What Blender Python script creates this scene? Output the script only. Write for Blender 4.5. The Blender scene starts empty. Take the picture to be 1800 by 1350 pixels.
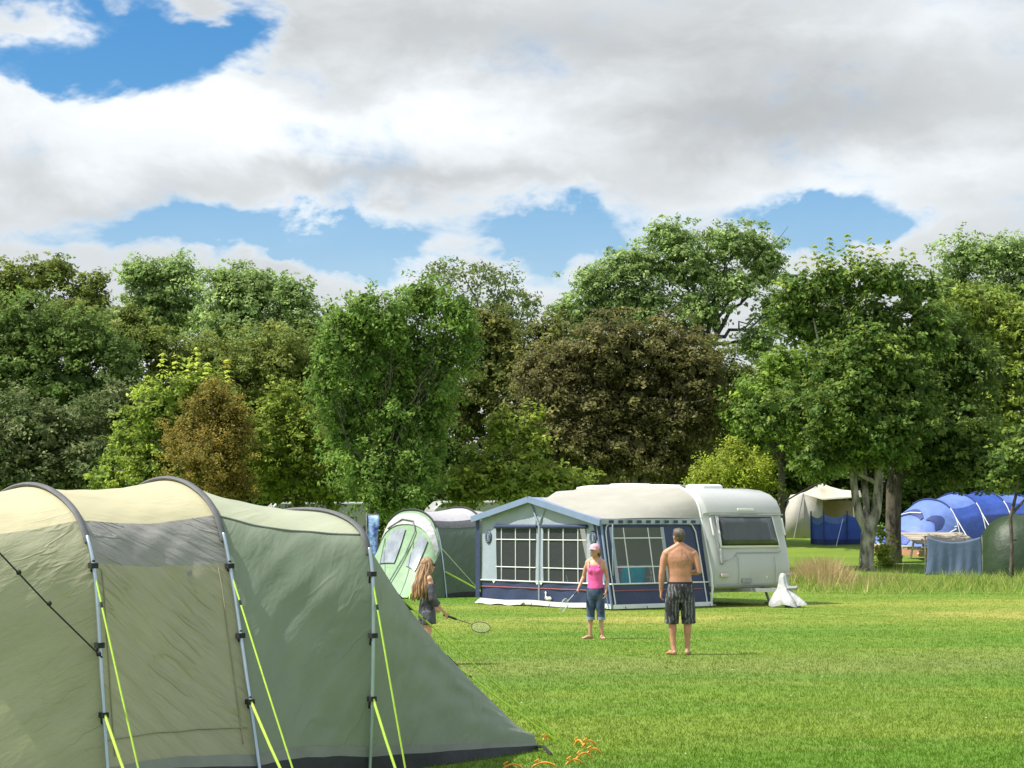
import bpy, bmesh, math, random
import numpy as np
from mathutils import Vector
R = math.radians
random.seed(7); RNG = np.random.default_rng(11)
SC = bpy.context.scene
COL = SC.collection
# ------------------------------------------------------------ camera
F_PX, EYE = 3600.0, 1.8
PITCH = math.atan((920 - 675) / F_PX)
cam_d = bpy.data.cameras.new('camera'); cam = bpy.data.objects.new('camera', cam_d); COL.objects.link(cam)
cam.location = (0, 0, EYE); cam.rotation_euler = (math.pi / 2 + PITCH, 0, 0)
cam_d.sensor_width = 36; cam_d.lens = F_PX / 1800 * 36; cam_d.clip_start = .1; cam_d.clip_end = 6000
SC.camera = cam
def W(px, py, Y):
    """site survey: the world point at distance Y seen in the photo at (px, py)"""
    a, b = (px - 900) / F_PX, (675 - py) / F_PX
    c, s = math.cos(PITCH), math.sin(PITCH)
    d = (a, c - b * s, s + b * c); t = Y / d[1]
    return np.array((a * t, Y, EYE + d[2] * t))
def G(px, py):
    Y = EYE * F_PX / (py - 920.0)
    w = W(px, py, Y); w[2] = 0
    return w
# ------------------------------------------------------------ light
SUN_EL, SUN_AZ = R(56), R(-100)          # azimuth from +Y, towards +X
sun_d = bpy.data.lights.new('sun', 'SUN'); sun_d.energy = 4.9; sun_d.angle = R(.5); sun_d.color = (1, .95, .86)
sun = bpy.data.objects.new('sun', sun_d); COL.objects.link(sun)
sdir = Vector((math.sin(SUN_AZ) * math.cos(SUN_EL), math.cos(SUN_AZ) * math.cos(SUN_EL), math.sin(SUN_EL)))
sun.rotation_euler = (-sdir).to_track_quat('-Z', 'Y').to_euler(); sun.location = (-30, 0, 40)
SC.view_settings.view_transform = 'Standard'; SC.view_settings.look = 'None'
SC.view_settings.exposure = 0.47; SC.view_settings.gamma = 1
class NT:
    def __init__(s, t): s.t = t
    def n(s, typ, **k):
        x = s.t.nodes.new(typ)
        for a, v in k.items(): setattr(x, a, v)
        return x
    def l(s, a, b): s.t.links.new(a, b)
    def m(s, op, a, b=None, c=None, clamp=False):
        x = s.n('ShaderNodeMath', operation=op, use_clamp=clamp)
        for i, v in enumerate((a, b, c)):
            if v is None: continue
            if isinstance(v, (int, float)): x.inputs[i].default_value = v
            else: s.l(v, x.inputs[i])
        return x.outputs[0]
    def mix(s, f, a, b):
        x = s.n('ShaderNodeMix', data_type='RGBA')
        for i, v in ((0, f), (6, a), (7, b)):
            if isinstance(v, (int, float)): x.inputs[i].default_value = v
            elif isinstance(v, tuple): x.inputs[i].default_value = (*v[:3], 1)
            else: s.l(v, x.inputs[i])
        return x.outputs[2]
    def noise(s, vec, scale, detail=4, rough=.5, dist=0):
        x = s.n('ShaderNodeTexNoise'); x.inputs['Scale'].default_value = scale
        x.inputs['Detail'].default_value = detail; x.inputs['Roughness'].default_value = rough
        x.inputs['Distortion'].default_value = dist
        if vec is not None: s.l(vec, x.inputs['Vector'])
        return x.outputs['Fac']
    def ss(s, v, a, b):
        x = s.n('ShaderNodeMapRange', interpolation_type='SMOOTHSTEP'); s.l(v, x.inputs[0])
        x.inputs[1].default_value = a; x.inputs[2].default_value = b
        return x.outputs[0]
    def mapv(s, vec, scale=(1, 1, 1), rot=(0, 0, 0), loc=(0, 0, 0)):
        x = s.n('ShaderNodeMapping'); s.l(vec, x.inputs[0])
        x.inputs['Location'].default_value = loc; x.inputs['Rotation'].default_value = rot; x.inputs['Scale'].default_value = scale
        return x.outputs[0]
def build_world():
    w = bpy.data.worlds.new('World'); SC.world = w; w.use_nodes = True
    t = NT(w.node_tree); w.node_tree.nodes.clear()
    out = t.n('ShaderNodeOutputWorld'); bg = t.n('ShaderNodeBackground'); bg.inputs[1].default_value = .1
    sky = t.n('ShaderNodeTexSky', sky_type='NISHITA'); sky.sun_disc = False
    sky.sun_elevation = SUN_EL; sky.sun_rotation = SUN_AZ; sky.air_density = 1.0; sky.dust_density = .5; sky.ozone_density = 2.5
    tc = t.n('ShaderNodeTexCoord'); sp = t.n('ShaderNodeSeparateXYZ'); t.l(tc.outputs['Generated'], sp.inputs[0])
    az = t.m('ARCTAN2', sp.outputs[0], sp.outputs[1]); el = t.m('ARCSINE', sp.outputs[2])
    U0 = t.m('MULTIPLY', az, 3.6); V0 = t.m('MULTIPLY', el, 3.6)      # sky angle in thousandths of the survey scale: U = 0 straight ahead
    cv = t.n('ShaderNodeCombineXYZ'); t.l(U0, cv.inputs[0]); t.l(V0, cv.inputs[1])
    v2 = t.mapv(cv.outputs[0], (1, 1.55, 1), loc=(4.3, 1.7, 0))
    n1 = t.noise(v2, 3.2, 9, .56, .35); n2 = t.noise(v2, 1.5, 6, .55, .2); n3 = t.noise(t.mapv(v2, (1, 1.4, 1), loc=(9, 3, 0)), 5.5, 8, .6, .5)
    w1 = t.noise(t.mapv(v2, loc=(3, 8, 0)), 3.0, 5, .6, .3); w2 = t.noise(t.mapv(v2, loc=(17, 5, 0)), 3.6, 5, .6, .3)
    U = t.m('MULTIPLY_ADD', t.m('SUBTRACT', w1, .5), .42, U0); V = t.m('MULTIPLY_ADD', t.m('SUBTRACT', w2, .5), .22, V0)
    def bumps(lst, start):
        acc = start
        for cx, cy, sx, sy, amp in lst:
            dx = t.m('DIVIDE', t.m('SUBTRACT', U, (cx - 900) / 1000), sx / 1000)
            dy = t.m('DIVIDE', t.m('SUBTRACT', V, (920 - cy) / 1000), sy / 1000)
            e = t.m('EXPONENT', t.m('MULTIPLY', t.m('ADD', t.m('MULTIPLY', dx, dx), t.m('MULTIPLY', dy, dy)), -1))
            acc = t.m('MULTIPLY_ADD', e, amp, acc)
        return acc
    cover = bumps([(120, 60, 230, 105, -1.5), (400, 70, 105, 70, -1.3), (300, 125, 110, 40, -.6), (40, 150, 140, 40, -.5), (555, 135, 45, 25, -.5), (50, 60, 75, 34, 1.5), (200, 30, 40, 25, .5), (370, 15, 60, 45, 1.25), (100, 200, 260, 40, .8), (380, 175, 80, 60, .7), (560, 60, 70, 80, .6),
                   (350, 412, 130, 30, -1.25), (640, 440, 150, 40, -1.5), (570, 395, 110, 24, -.7), (985, 400, 150, 34, -1.35), (950, 470, 110, 60, -1.0), (1420, 395, 130, 40, -1.4), (1560, 410, 120, 26, -1.1), (1500, 370, 90, 20, -.4), (800, 430, 500, 22, -.3), (150, 440, 150, 20, -.4), (840, 450, 90, 30, .5), (480, 470, 80, 28, .5), (1090, 360, 90, 14, -.3)], .95)
    front = t.m('MULTIPLY', t.m('SUBTRACT', 1, t.ss(t.m('ABSOLUTE', U), 1.2, 2.4)), t.m('SUBTRACT', 1, t.ss(V, 1.1, 2.2)))   # the cloud bank lies ahead; it breaks up overhead and behind
    cover = t.m('MULTIPLY_ADD', t.m('SUBTRACT', front, 1), .40, cover)
    cov = t.m('MULTIPLY_ADD', t.m('SUBTRACT', n1, .5), 2.4, cover)
    cov = t.m('MULTIPLY_ADD', t.m('SUBTRACT', n3, .5), 1.3, cov)
    alpha = t.ss(cov, -.15, .85)
    alpha = t.m('MAXIMUM', alpha, t.m('MULTIPLY', t.m('SUBTRACT', 1, t.ss(V0, .25, .75)), .30))      # thin veil low over the trees
    br = bumps([(120, 230, 220, 75, .24), (360, 220, 150, 75, .28), (500, 250, 140, 60, .22), (850, 215, 210, 75, .32), (200, 190, 300, 30, .1), (690, 230, 120, 50, .1), (230, 310, 160, 40, .1), (1060, 350, 300, 30, .1), (1560, 330, 280, 45, .2), (1700, 60, 160, 60, .18), (1450, 60, 100, 40, .05), (600, 385, 140, 30, .16), (60, 60, 80, 40, .1),
                (680, 60, 230, 70, -.10), (1150, 90, 330, 70, -.13), (1320, 215, 330, 60, -.19), (720, 325, 330, 26, -.16), (280, 370, 220, 22, -.08), (60, 330, 90, 40, -.07), (560, 180, 140, 20, -.05)], .72)
    br = t.m('MULTIPLY_ADD', t.m('SUBTRACT', n1, .5), .42, br)
    br = t.m('MULTIPLY_ADD', t.m('SUBTRACT', n3, .5), .3, br)
    edge = t.m('MULTIPLY', t.m('SUBTRACT', 1, t.ss(cov, .25, 1.0)), .2)
    br = t.m('ADD', br, edge)
    br = t.m('MINIMUM', t.m('MAXIMUM', br, .52), 1.02)
    br = t.m('MULTIPLY', br, t.m('MULTIPLY_ADD', t.m('SUBTRACT', 1, front), .25, 1.0))   # unseen clouds overhead and behind, brightened to lift the shadows
    cr = t.n('ShaderNodeCombineColor')
    t.l(t.m('MULTIPLY', br, 7.1), cr.inputs[0]); t.l(t.m('MULTIPLY', br, 7.45), cr.inputs[1]); t.l(t.m('MULTIPLY', br, 7.7), cr.inputs[2])
    hs = t.n('ShaderNodeHueSaturation'); hs.inputs['Saturation'].default_value = 1.42; hs.inputs['Value'].default_value = 1.0; t.l(sky.outputs[0], hs.inputs['Color'])
    t.l(t.mix(alpha, hs.outputs[0], cr.outputs[0]), bg.inputs[0]); t.l(bg.outputs[0], out.inputs[0])
build_world()
# ------------------------------------------------------------ helpers
def tag(o, label=None, cat=None, group=None, kind=None):
    for k, v in (('label', label), ('category', cat), ('group', group), ('kind', kind)):
        if v: o[k] = v
    return o
def empty(name, loc, rz=0, **k):
    o = bpy.data.objects.new(name, None); COL.objects.link(o); o.location = tuple(loc); o.rotation_euler = (0, 0, rz)
    o.empty_display_size = .2
    return tag(o, **k)
class MB:
    def __init__(s): s.v, s.f, s.nv = [], [], 0
    def add(s, v, f):
        v = np.asarray(v, float).reshape(-1, 3); s.v.append(v)
        s.f += [tuple(i + s.nv for i in q) for q in f]; s.nv += len(v)
        return s
    def grid(s, rows, flip=False, closed=False):
        n = len(rows[0]); f = []
        for i in range(len(rows) - 1):
            for j in range(n if closed else n - 1):
                q = (i * n + j, i * n + (j + 1) % n, (i + 1) * n + (j + 1) % n, (i + 1) * n + j)
                f.append(q[::-1] if flip else q)
        return s.add(np.concatenate([np.asarray(r, float).reshape(-1, 3) for r in rows]), f)
    def box(s, c, size, ax=None):
        c = np.asarray(c, float); h = np.asarray(size, float) / 2
        A = np.eye(3) if ax is None else np.array([np.asarray(a, float) for a in ax])
        v = [c + sx * h[0] * A[0] + sy * h[1] * A[1] + sz * h[2] * A[2] for sx in (-1, 1) for sy in (-1, 1) for sz in (-1, 1)]
        return s.add(v, [(0, 1, 3, 2), (4, 6, 7, 5), (0, 4, 5, 1), (2, 3, 7, 6), (0, 2, 6, 4), (1, 5, 7, 3)])
    def tube(s, pts, r, n=8, axis=None, cap=True, flat=False):
        """rings along pts; r is a radius, a list of radii or of (ra, rb)"""
        pts = np.asarray(pts, float).reshape(-1, 3); k = len(pts)
        rr = r if isinstance(r, (list, np.ndarray)) else [r] * k
        rr = [x if isinstance(x, (tuple, list, np.ndarray)) else (x, x) for x in rr]
        rows = []; pa = None
        for i in range(k):
            T = pts[min(i + 1, k - 1)] - pts[max(i - 1, 0)]; T = T / (np.linalg.norm(T) + 1e-9)
            a = np.array(axis, float) if axis is not None else (pa if pa is not None else (np.array((1., 0, 0)) if abs(T[0]) < .8 else np.array((0, 0, 1.))))
            a = a - T * a.dot(T); a /= np.linalg.norm(a) + 1e-9; pa = a; b = np.cross(T, a)
            rows.append((pts[i], a, b, rr[i], T))
        full = list(rows)
        if cap and not flat:
            for e, sg in ((0, -1), (-1, 1)):
                p, a, b, q, T = rows[e]; m = min(q)
                extra = [(p + T * sg * m * d, a, b, (q[0] * sc, q[1] * sc), T) for d, sc in ((.5, .86), (.86, .5))]
                full = (extra[::-1] + full) if sg < 0 else (full + extra)
        th = np.linspace(0, 2 * math.pi, n, endpoint=False)
        R_ = [p + np.outer(np.cos(th), a) * q[0] + np.outer(np.sin(th), b) * q[1] for p, a, b, q, T in full]
        v = np.concatenate(R_); m = len(full); f = []
        for i in range(m - 1):
            for j in range(n): f.append((i * n + j, i * n + (j + 1) % n, (i + 1) * n + (j + 1) % n, (i + 1) * n + j))
        if cap:
            f.append(tuple(range(n - 1, -1, -1))); f.append(tuple((m - 1) * n + j for j in range(n)))
        return s.add(v, f)
    def ball(s, c, r, n=14, m=9, ax=None):
        r = np.asarray(r if isinstance(r, (tuple, list)) else (r, r, r), float); A = np.eye(3) if ax is None else np.array(ax)
        v = []; f = []
        for i in range(1, m):
            ph = math.pi * i / m
            for j in range(n):
                t = 2 * math.pi * j / n
                v.append(np.asarray(c) + A.T @ (r * (math.sin(ph) * math.cos(t), math.sin(ph) * math.sin(t), math.cos(ph))))
        for i in range(m - 2):
            for j in range(n): f.append((i * n + j, (i + 1) * n + j, (i + 1) * n + (j + 1) % n, i * n + (j + 1) % n))
        k = len(v); v.append(np.asarray(c) + A.T @ (r * (0, 0, 1))); v.append(np.asarray(c) + A.T @ (r * (0, 0, -1)))
        for j in range(n): f.append((k, j, (j + 1) % n)); f.append((k + 1, (m - 2) * n + (j + 1) % n, (m - 2) * n + j))
        return s.add(v, f)
    def prism(s, outline, direction):
        o = np.asarray(outline, float); n = len(o); d = np.asarray(direction, float)
        f = [tuple(range(n - 1, -1, -1)), tuple(range(n, 2 * n))] + [(i, (i + 1) % n, n + (i + 1) % n, n + i) for i in range(n)]
        return s.add(np.concatenate([o, o + d]), f)
    def build(s, name, m, parent=None, smooth=True, solid=0, bevel=0, sub=0, angle=50):
        me = bpy.data.meshes.new(name); me.from_pydata(np.concatenate(s.v).tolist(), [], s.f); me.update()
        o = bpy.data.objects.new(name, me); COL.objects.link(o); me.materials.append(m)
        bm = bmesh.new(); bm.from_mesh(me); bmesh.ops.recalc_face_normals(bm, faces=bm.faces)
        if smooth:
            for f in bm.faces: f.smooth = True
            for e in bm.edges:
                if len(e.link_faces) == 2 and e.calc_face_angle(0) > R(angle): e.smooth = False
        bm.to_mesh(me); bm.free()
        if parent is not None: o.parent = parent
        if solid:
            x = o.modifiers.new('solid', 'SOLIDIFY'); x.thickness = solid; x.offset = 0
        if bevel:
            x = o.modifiers.new('bevel', 'BEVEL'); x.width = bevel; x.segments = 2; x.limit_method = 'ANGLE'
        return o
def raw_mesh(name, v, nf, k, m, parent=None, cols=None):
    """nf faces of k corners each, verts in order; cols one rgb per face"""
    me = bpy.data.meshes.new(name); me.vertices.add(len(v)); me.vertices.foreach_set('co', np.asarray(v, np.float32).ravel())
    me.loops.add(nf * k); me.loops.foreach_set('vertex_index', np.arange(nf * k, dtype=np.int32))
    me.polygons.add(nf); me.polygons.foreach_set('loop_start', np.arange(0, nf * k, k, dtype=np.int32))
    me.update(calc_edges=True)
    if cols is not None:
        a = me.attributes.new('col', 'FLOAT_COLOR', 'FACE'); c = np.ones((nf, 4), np.float32); c[:, :3] = cols; a.data.foreach_set('color', c.ravel())
    me.materials.append(m); o = bpy.data.objects.new(name, me); COL.objects.link(o)
    if parent is not None: o.parent = parent
    return o
def mat(name, col, rough=.6, var=.12, scale=6, bump=0, bscale=30, metal=0, transl=0, stretch=(1, 1, 1), rot=(0, 0, 0), col2=None, spec=.5, bdist=.02, coat=0, rz=0, ry=0, crease=0):
    m = bpy.data.materials.new(name); m.use_nodes = True; t = NT(m.node_tree)
    bs = m.node_tree.nodes['Principled BSDF']; out = m.node_tree.nodes['Material Output']
    tc = t.n('ShaderNodeTexCoord'); ob = t.mapv(t.mapv(t.mapv(tc.outputs['Object'], rot=(0, 0, R(rz))), rot=(0, R(ry), 0)), stretch)
    n = t.noise(ob, scale, 6, .6)
    a = tuple(c * (1 - var) for c in col); b = tuple(min(1, c * (1 + var)) for c in (col2 or col))
    c = t.mix(t.ss(n, .3, .7), a, b); t.l(c, bs.inputs['Base Color'])
    bs.inputs['Roughness'].default_value = rough; bs.inputs['Metallic'].default_value = metal; bs.inputs['Specular IOR Level'].default_value = spec
    bs.inputs['Coat Weight'].default_value = coat
    nrm = None
    if bump:
        bp = t.n('ShaderNodeBump'); bp.inputs['Strength'].default_value = bump; bp.inputs['Distance'].default_value = bdist
        hh = t.noise(ob, bscale, 4, .55, .3)
        if crease:                                     # thin sharp folds on top of the soft ones
            rd = t.m('SUBTRACT', 1, t.ss(t.m('ABSOLUTE', t.m('SUBTRACT', t.noise(ob, bscale * .8, 2, .5, .2), .5)), 0, .05))
            rd = t.m('MULTIPLY', rd, t.ss(t.noise(tc.outputs['Object'], 1.6, 2), .42, .62)); hh = t.m('MULTIPLY_ADD', rd, crease, hh)
        t.l(hh, bp.inputs['Height']); t.l(bp.outputs[0], bs.inputs['Normal']); nrm = bp.outputs[0]
    if transl:
        tr = t.n('ShaderNodeBsdfTranslucent'); t.l(c, tr.inputs[0])
        if nrm: t.l(nrm, tr.inputs['Normal'])
        mx = t.n('ShaderNodeMixShader'); mx.inputs[0].default_value = transl; t.l(bs.outputs[0], mx.inputs[1]); t.l(tr.outputs[0], mx.inputs[2]); t.l(mx.outputs[0], out.inputs[0])
    return m
def glass(name, tint=(.8, .85, .85), clear=.75, rough=.08):
    m = bpy.data.materials.new(name); m.use_nodes = True; t = NT(m.node_tree); m.node_tree.nodes.clear()
    out = t.n('ShaderNodeOutputMaterial'); tr = t.n('ShaderNodeBsdfTransparent'); tr.inputs[0].default_value = (*tint, 1)
    gl = t.n('ShaderNodeBsdfPrincipled'); gl.inputs['Base Color'].default_value = (.25, .27, .28, 1); gl.inputs['Roughness'].default_value = rough
    tc = t.n('ShaderNodeTexCoord'); bp = t.n('ShaderNodeBump'); bp.inputs['Strength'].default_value = .25; bp.inputs['Distance'].default_value = .03
    t.l(t.noise(tc.outputs['Object'], 5, 3), bp.inputs['Height']); t.l(bp.outputs[0], gl.inputs['Normal'])
    mx = t.n('ShaderNodeMixShader'); mx.inputs[0].default_value = clear; t.l(gl.outputs[0], mx.inputs[1]); t.l(tr.outputs[0], mx.inputs[2]); t.l(mx.outputs[0], out.inputs[0])
    return m
def leafmat(name, transl=.4, rough=.55):
    m = bpy.data.materials.new(name); m.use_nodes = True; t = NT(m.node_tree)
    bs = m.node_tree.nodes['Principled BSDF']; out = m.node_tree.nodes['Material Output']
    at = t.n('ShaderNodeAttribute', attribute_name='col'); t.l(at.outputs['Color'], bs.inputs['Base Color'])
    bs.inputs['Roughness'].default_value = rough; bs.inputs['Specular IOR Level'].default_value = .12
    tr = t.n('ShaderNodeBsdfTranslucent'); t.l(at.outputs['Color'], tr.inputs[0])
    mx = t.n('ShaderNodeMixShader'); mx.inputs[0].default_value = transl; t.l(bs.outputs[0], mx.inputs[1]); t.l(tr.outputs[0], mx.inputs[2]); t.l(mx.outputs[0], out.inputs[0])
    return m
def spline(ctrl, ts):
    c = np.asarray(ctrl, float); n = len(c); out = []
    for t in np.atleast_1d(ts):
        i = int(min(max(math.floor(t), 0), n - 2)); f = t - i
        p0, p1, p2, p3 = c[max(i - 1, 0)], c[i], c[i + 1], c[min(i + 2, n - 1)]
        out.append(.5 * ((2 * p1) + (p2 - p0) * f + (2 * p0 - 5 * p1 + 4 * p2 - p3) * f * f + (3 * p1 - p0 - 3 * p2 + p3) * f ** 3))
    return np.array(out)
def sstep(a, b, x):
    t = np.clip((x - a) / (b - a), 0, 1); return t * t * (3 - 2 * t)
def terrain(x, y):
    return 1.3 * sstep(64, 88, y) * (.35 + .65 * sstep(0, 8, x)) + .03 * np.clip(y - 88, 0, 110)
def unit(v): v = np.asarray(v, float); return v / np.linalg.norm(v)
UP = np.array((0, 0, 1.))
# ------------------------------------------------------------ ground
def lawn_colour(t):
    tc = t.n('ShaderNodeTexCoord'); P = tc.outputs['Object']
    st = t.mapv(P, (.25, 1, 1), rot=(0, 0, R(-6)))
    big = t.noise(st, .32, 5, .6, .5); mid = t.noise(t.mapv(P, (.5, 1, 1)), 1.6, 5, .6); fine = t.noise(P, 22, 4, .7); fine2 = t.noise(t.mapv(P, (.6, 1, 1)), 60, 3, .7)
    c = t.mix(t.ss(big, .38, .62), (.095, .205, .015), (.18, .25, .030))
    c = t.mix(t.m('MULTIPLY', t.ss(mid, .45, .75), .5), c, (.15, .185, .04))
    c = t.mix(t.m('MULTIPLY', t.ss(fine, .5, .72), .55), c, (.075, .15, .012))
    c = t.mix(t.m('MULTIPLY', t.ss(fine2, .55, .75), .4), c, (.22, .28, .045))
    # worn straw-coloured strips beyond the players
    sp = t.n('ShaderNodeSeparateXYZ'); t.l(P, sp.inputs[0])
    wob = t.m('MULTIPLY_ADD', t.noise(t.mapv(P, (.12, .6, 1)), 1, 4, .6), 5.0, -2.5)
    yy = t.m('ADD', t.m('MULTIPLY_ADD', sp.outputs[0], -.22, sp.outputs[1]), wob)
    def band(c0, w):
        d = t.m('DIVIDE', t.m('SUBTRACT', yy, c0), w); return t.m('EXPONENT', t.m('MULTIPLY', t.m('MULTIPLY', d, d), -1))
    patch = t.ss(t.noise(t.mapv(P, (.3, .45, 1)), .8, 5, .65), .36, .66)
    c = t.mix(t.m('MULTIPLY', t.m('MULTIPLY', band(38.8, 2.4), patch), .7), c, (.46, .38, .10))
    c = t.mix(t.m('MULTIPLY', band(44.5, 1.6), .35), c, (.40, .38, .08))
    c = t.mix(t.m('MULTIPLY', band(25.5, 2.0), .55), c, (.20, .225, .07))
    return c, fine, mid
def ground_material():
    m = bpy.data.materials.new('lawn'); m.use_nodes = True; t = NT(m.node_tree); bs = m.node_tree.nodes['Principled BSDF']
    c, fine, mid = lawn_colour(t)
    t.l(c, bs.inputs['Base Color']); bs.inputs['Roughness'].default_value = .8; bs.inputs['Specular IOR Level'].default_value = .2
    bp = t.n('ShaderNodeBump'); bp.inputs['Strength'].default_value = .5; bp.inputs['Distance'].default_value = .04
    t.l(t.m('ADD', fine, t.m('MULTIPLY', mid, .8)), bp.inputs['Height']); t.l(bp.outputs[0], bs.inputs['Normal'])
    return m
ys = np.concatenate([np.linspace(-300, -20, 8), np.arange(0, 130, 2.), np.linspace(135, 230, 14), np.array((300, 500, 900, 1600, 3000.))])
xs = np.concatenate([np.array((-2500., -1200, -500, -200)), np.arange(-100, 101, 4.), np.array((200, 500, 1200, 2500.))])
b = MB(); b.grid([[(x, y, terrain(x, y)) for x in xs] for y in ys])
tag(b.build('ground', ground_material()), kind='structure')
# ------------------------------------------------------------ lawn blades (nobody could count them)
def blades(name, n_target, sampler, height, width, colors, m, lean=.5, per=3):
    x, y = sampler(n_target); n = len(x); z = terrain(x, y)
    V = np.zeros((n * per, 3, 3)); C = np.zeros((n * per, 3)); idx = np.arange(n).repeat(per)
    base = np.stack([x, y, z], 1)[idx]; N = len(idx)
    sc = (.6 + .8 * RNG.random(N)); far = np.clip(base[:, 1] / 24, 1, 2.2)
    base[:, :2] += RNG.normal(0, .03, (N, 2)) * far[:, None]
    a = RNG.random(N) * 2 * math.pi; w = width * sc * far
    h = (height(base) if callable(height) else height) * sc
    side = np.stack([np.cos(a), np.sin(a), np.zeros(N)], 1) * w[:, None] / 2
    tip = np.stack([RNG.normal(0, lean, N) * h, RNG.normal(0, lean, N) * h, h], 1)
    V[:, 0] = base - side; V[:, 1] = base + side; V[:, 2] = base + tip
    V[:, :2, 2] -= .005
    k = RNG.random(N); c0, c1, c2 = [np.array(c) for c in colors]
    C = np.where(k[:, None] < .5, c0 + (c1 - c0) * (k[:, None] * 2), c1 + (c2 - c1) * ((k[:, None] - .5) * 2) ** 3) * (.85 + .3 * RNG.random((N, 1)))
    o = raw_mesh(name, V.reshape(-1, 3), N, 3, m, None, C)
    return tag(o, kind='stuff')
GM = leafmat('grass_blade', .4, .6)
def _grass_mix():
    t = NT(GM.node_tree); bs = GM.node_tree.nodes['Principled BSDF']; tr = [x for x in GM.node_tree.nodes if x.type == 'BSDF_TRANSLUCENT'][0]
    at = bs.inputs['Base Color'].links[0].from_socket; c, _, _ = lawn_colour(t); q = t.mix(.62, at, c)
    t.l(q, bs.inputs['Base Color']); t.l(q, tr.inputs[0])
_grass_mix()
GM2 = leafmat('tall_blade', .4, .6)
def lawn_sampler(n):
    u = RNG.random(n); y = 13.2 * (60 / 13.2) ** u; x = (RNG.random(n) * 2 - 1) * .42 * y
    return x, y
tag(blades('short_grass', 260000, lawn_sampler, lambda p: .024 - .010 * sstep(22, 45, p[:, 1]), .0065, ((.08, .185, .011), (.13, .245, .02), (.26, .31, .06)), GM, .6),
    'short mown green grass of the camping field', 'grass')
def clover(n=320):
    x, y = lawn_sampler(n); V = []; C = []
    for a, b in zip(x, y):
        c = np.array((a, b, float(terrain(a, b)) + .022)); r = .009 * (.7 + .6 * random.random())
        q = [c + np.array((dx, dy, dz)) * r for dx, dy, dz in ((1, 0, 0), (0, 1, 0), (-1, 0, 0), (0, -1, 0), (0, 0, 1))]
        for i in range(4): V += [q[i], q[(i + 1) % 4], q[4]]; C.append((.62, .60, .55))
    o = raw_mesh('clover_flowers', np.array(V), len(C), 3, GM2, None, np.array(C)); tag(o, 'tiny white clover heads scattered through the lawn', 'clover', kind='stuff')
clover()
def rough_sampler(n):
    x = 7.5 + 18 * RNG.random(n); y = 59 + RNG.normal(0, 1, n) * 2.6 + (x - 9) * .1; keep = (RNG.random(n) < .35 + .65 * np.sin(x * 2.1 + y * .7) ** 2)
    return x[keep], y[keep]
tag(blades('long_grass', 16000, rough_sampler, lambda p: .22 + .16 * np.sin(p[:, 0] * 1.3) * np.sin(p[:, 1] * 1.7 + 1), .012, ((.16, .30, .04), (.32, .40, .09), (.60, .52, .22)), GM2, .5),
    'rough uncut strip of long green and straw grass under the trees', 'long grass')
def straw_sampler(n):
    x = 8.4 + np.abs(RNG.normal(0, 1, n)) * .75; y = 59 + RNG.normal(0, 1, n) * 1.2; return x, y
tag(blades('dry_grass', 1100, straw_sampler, lambda p: .5 + .2 * np.sin(p[:, 0] * 3), .011, ((.42, .30, .15), (.55, .42, .22), (.30, .35, .10)), GM2, .4),
    'clump of tall brown seeding grass beside the caravan end', 'dry grass')
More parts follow.
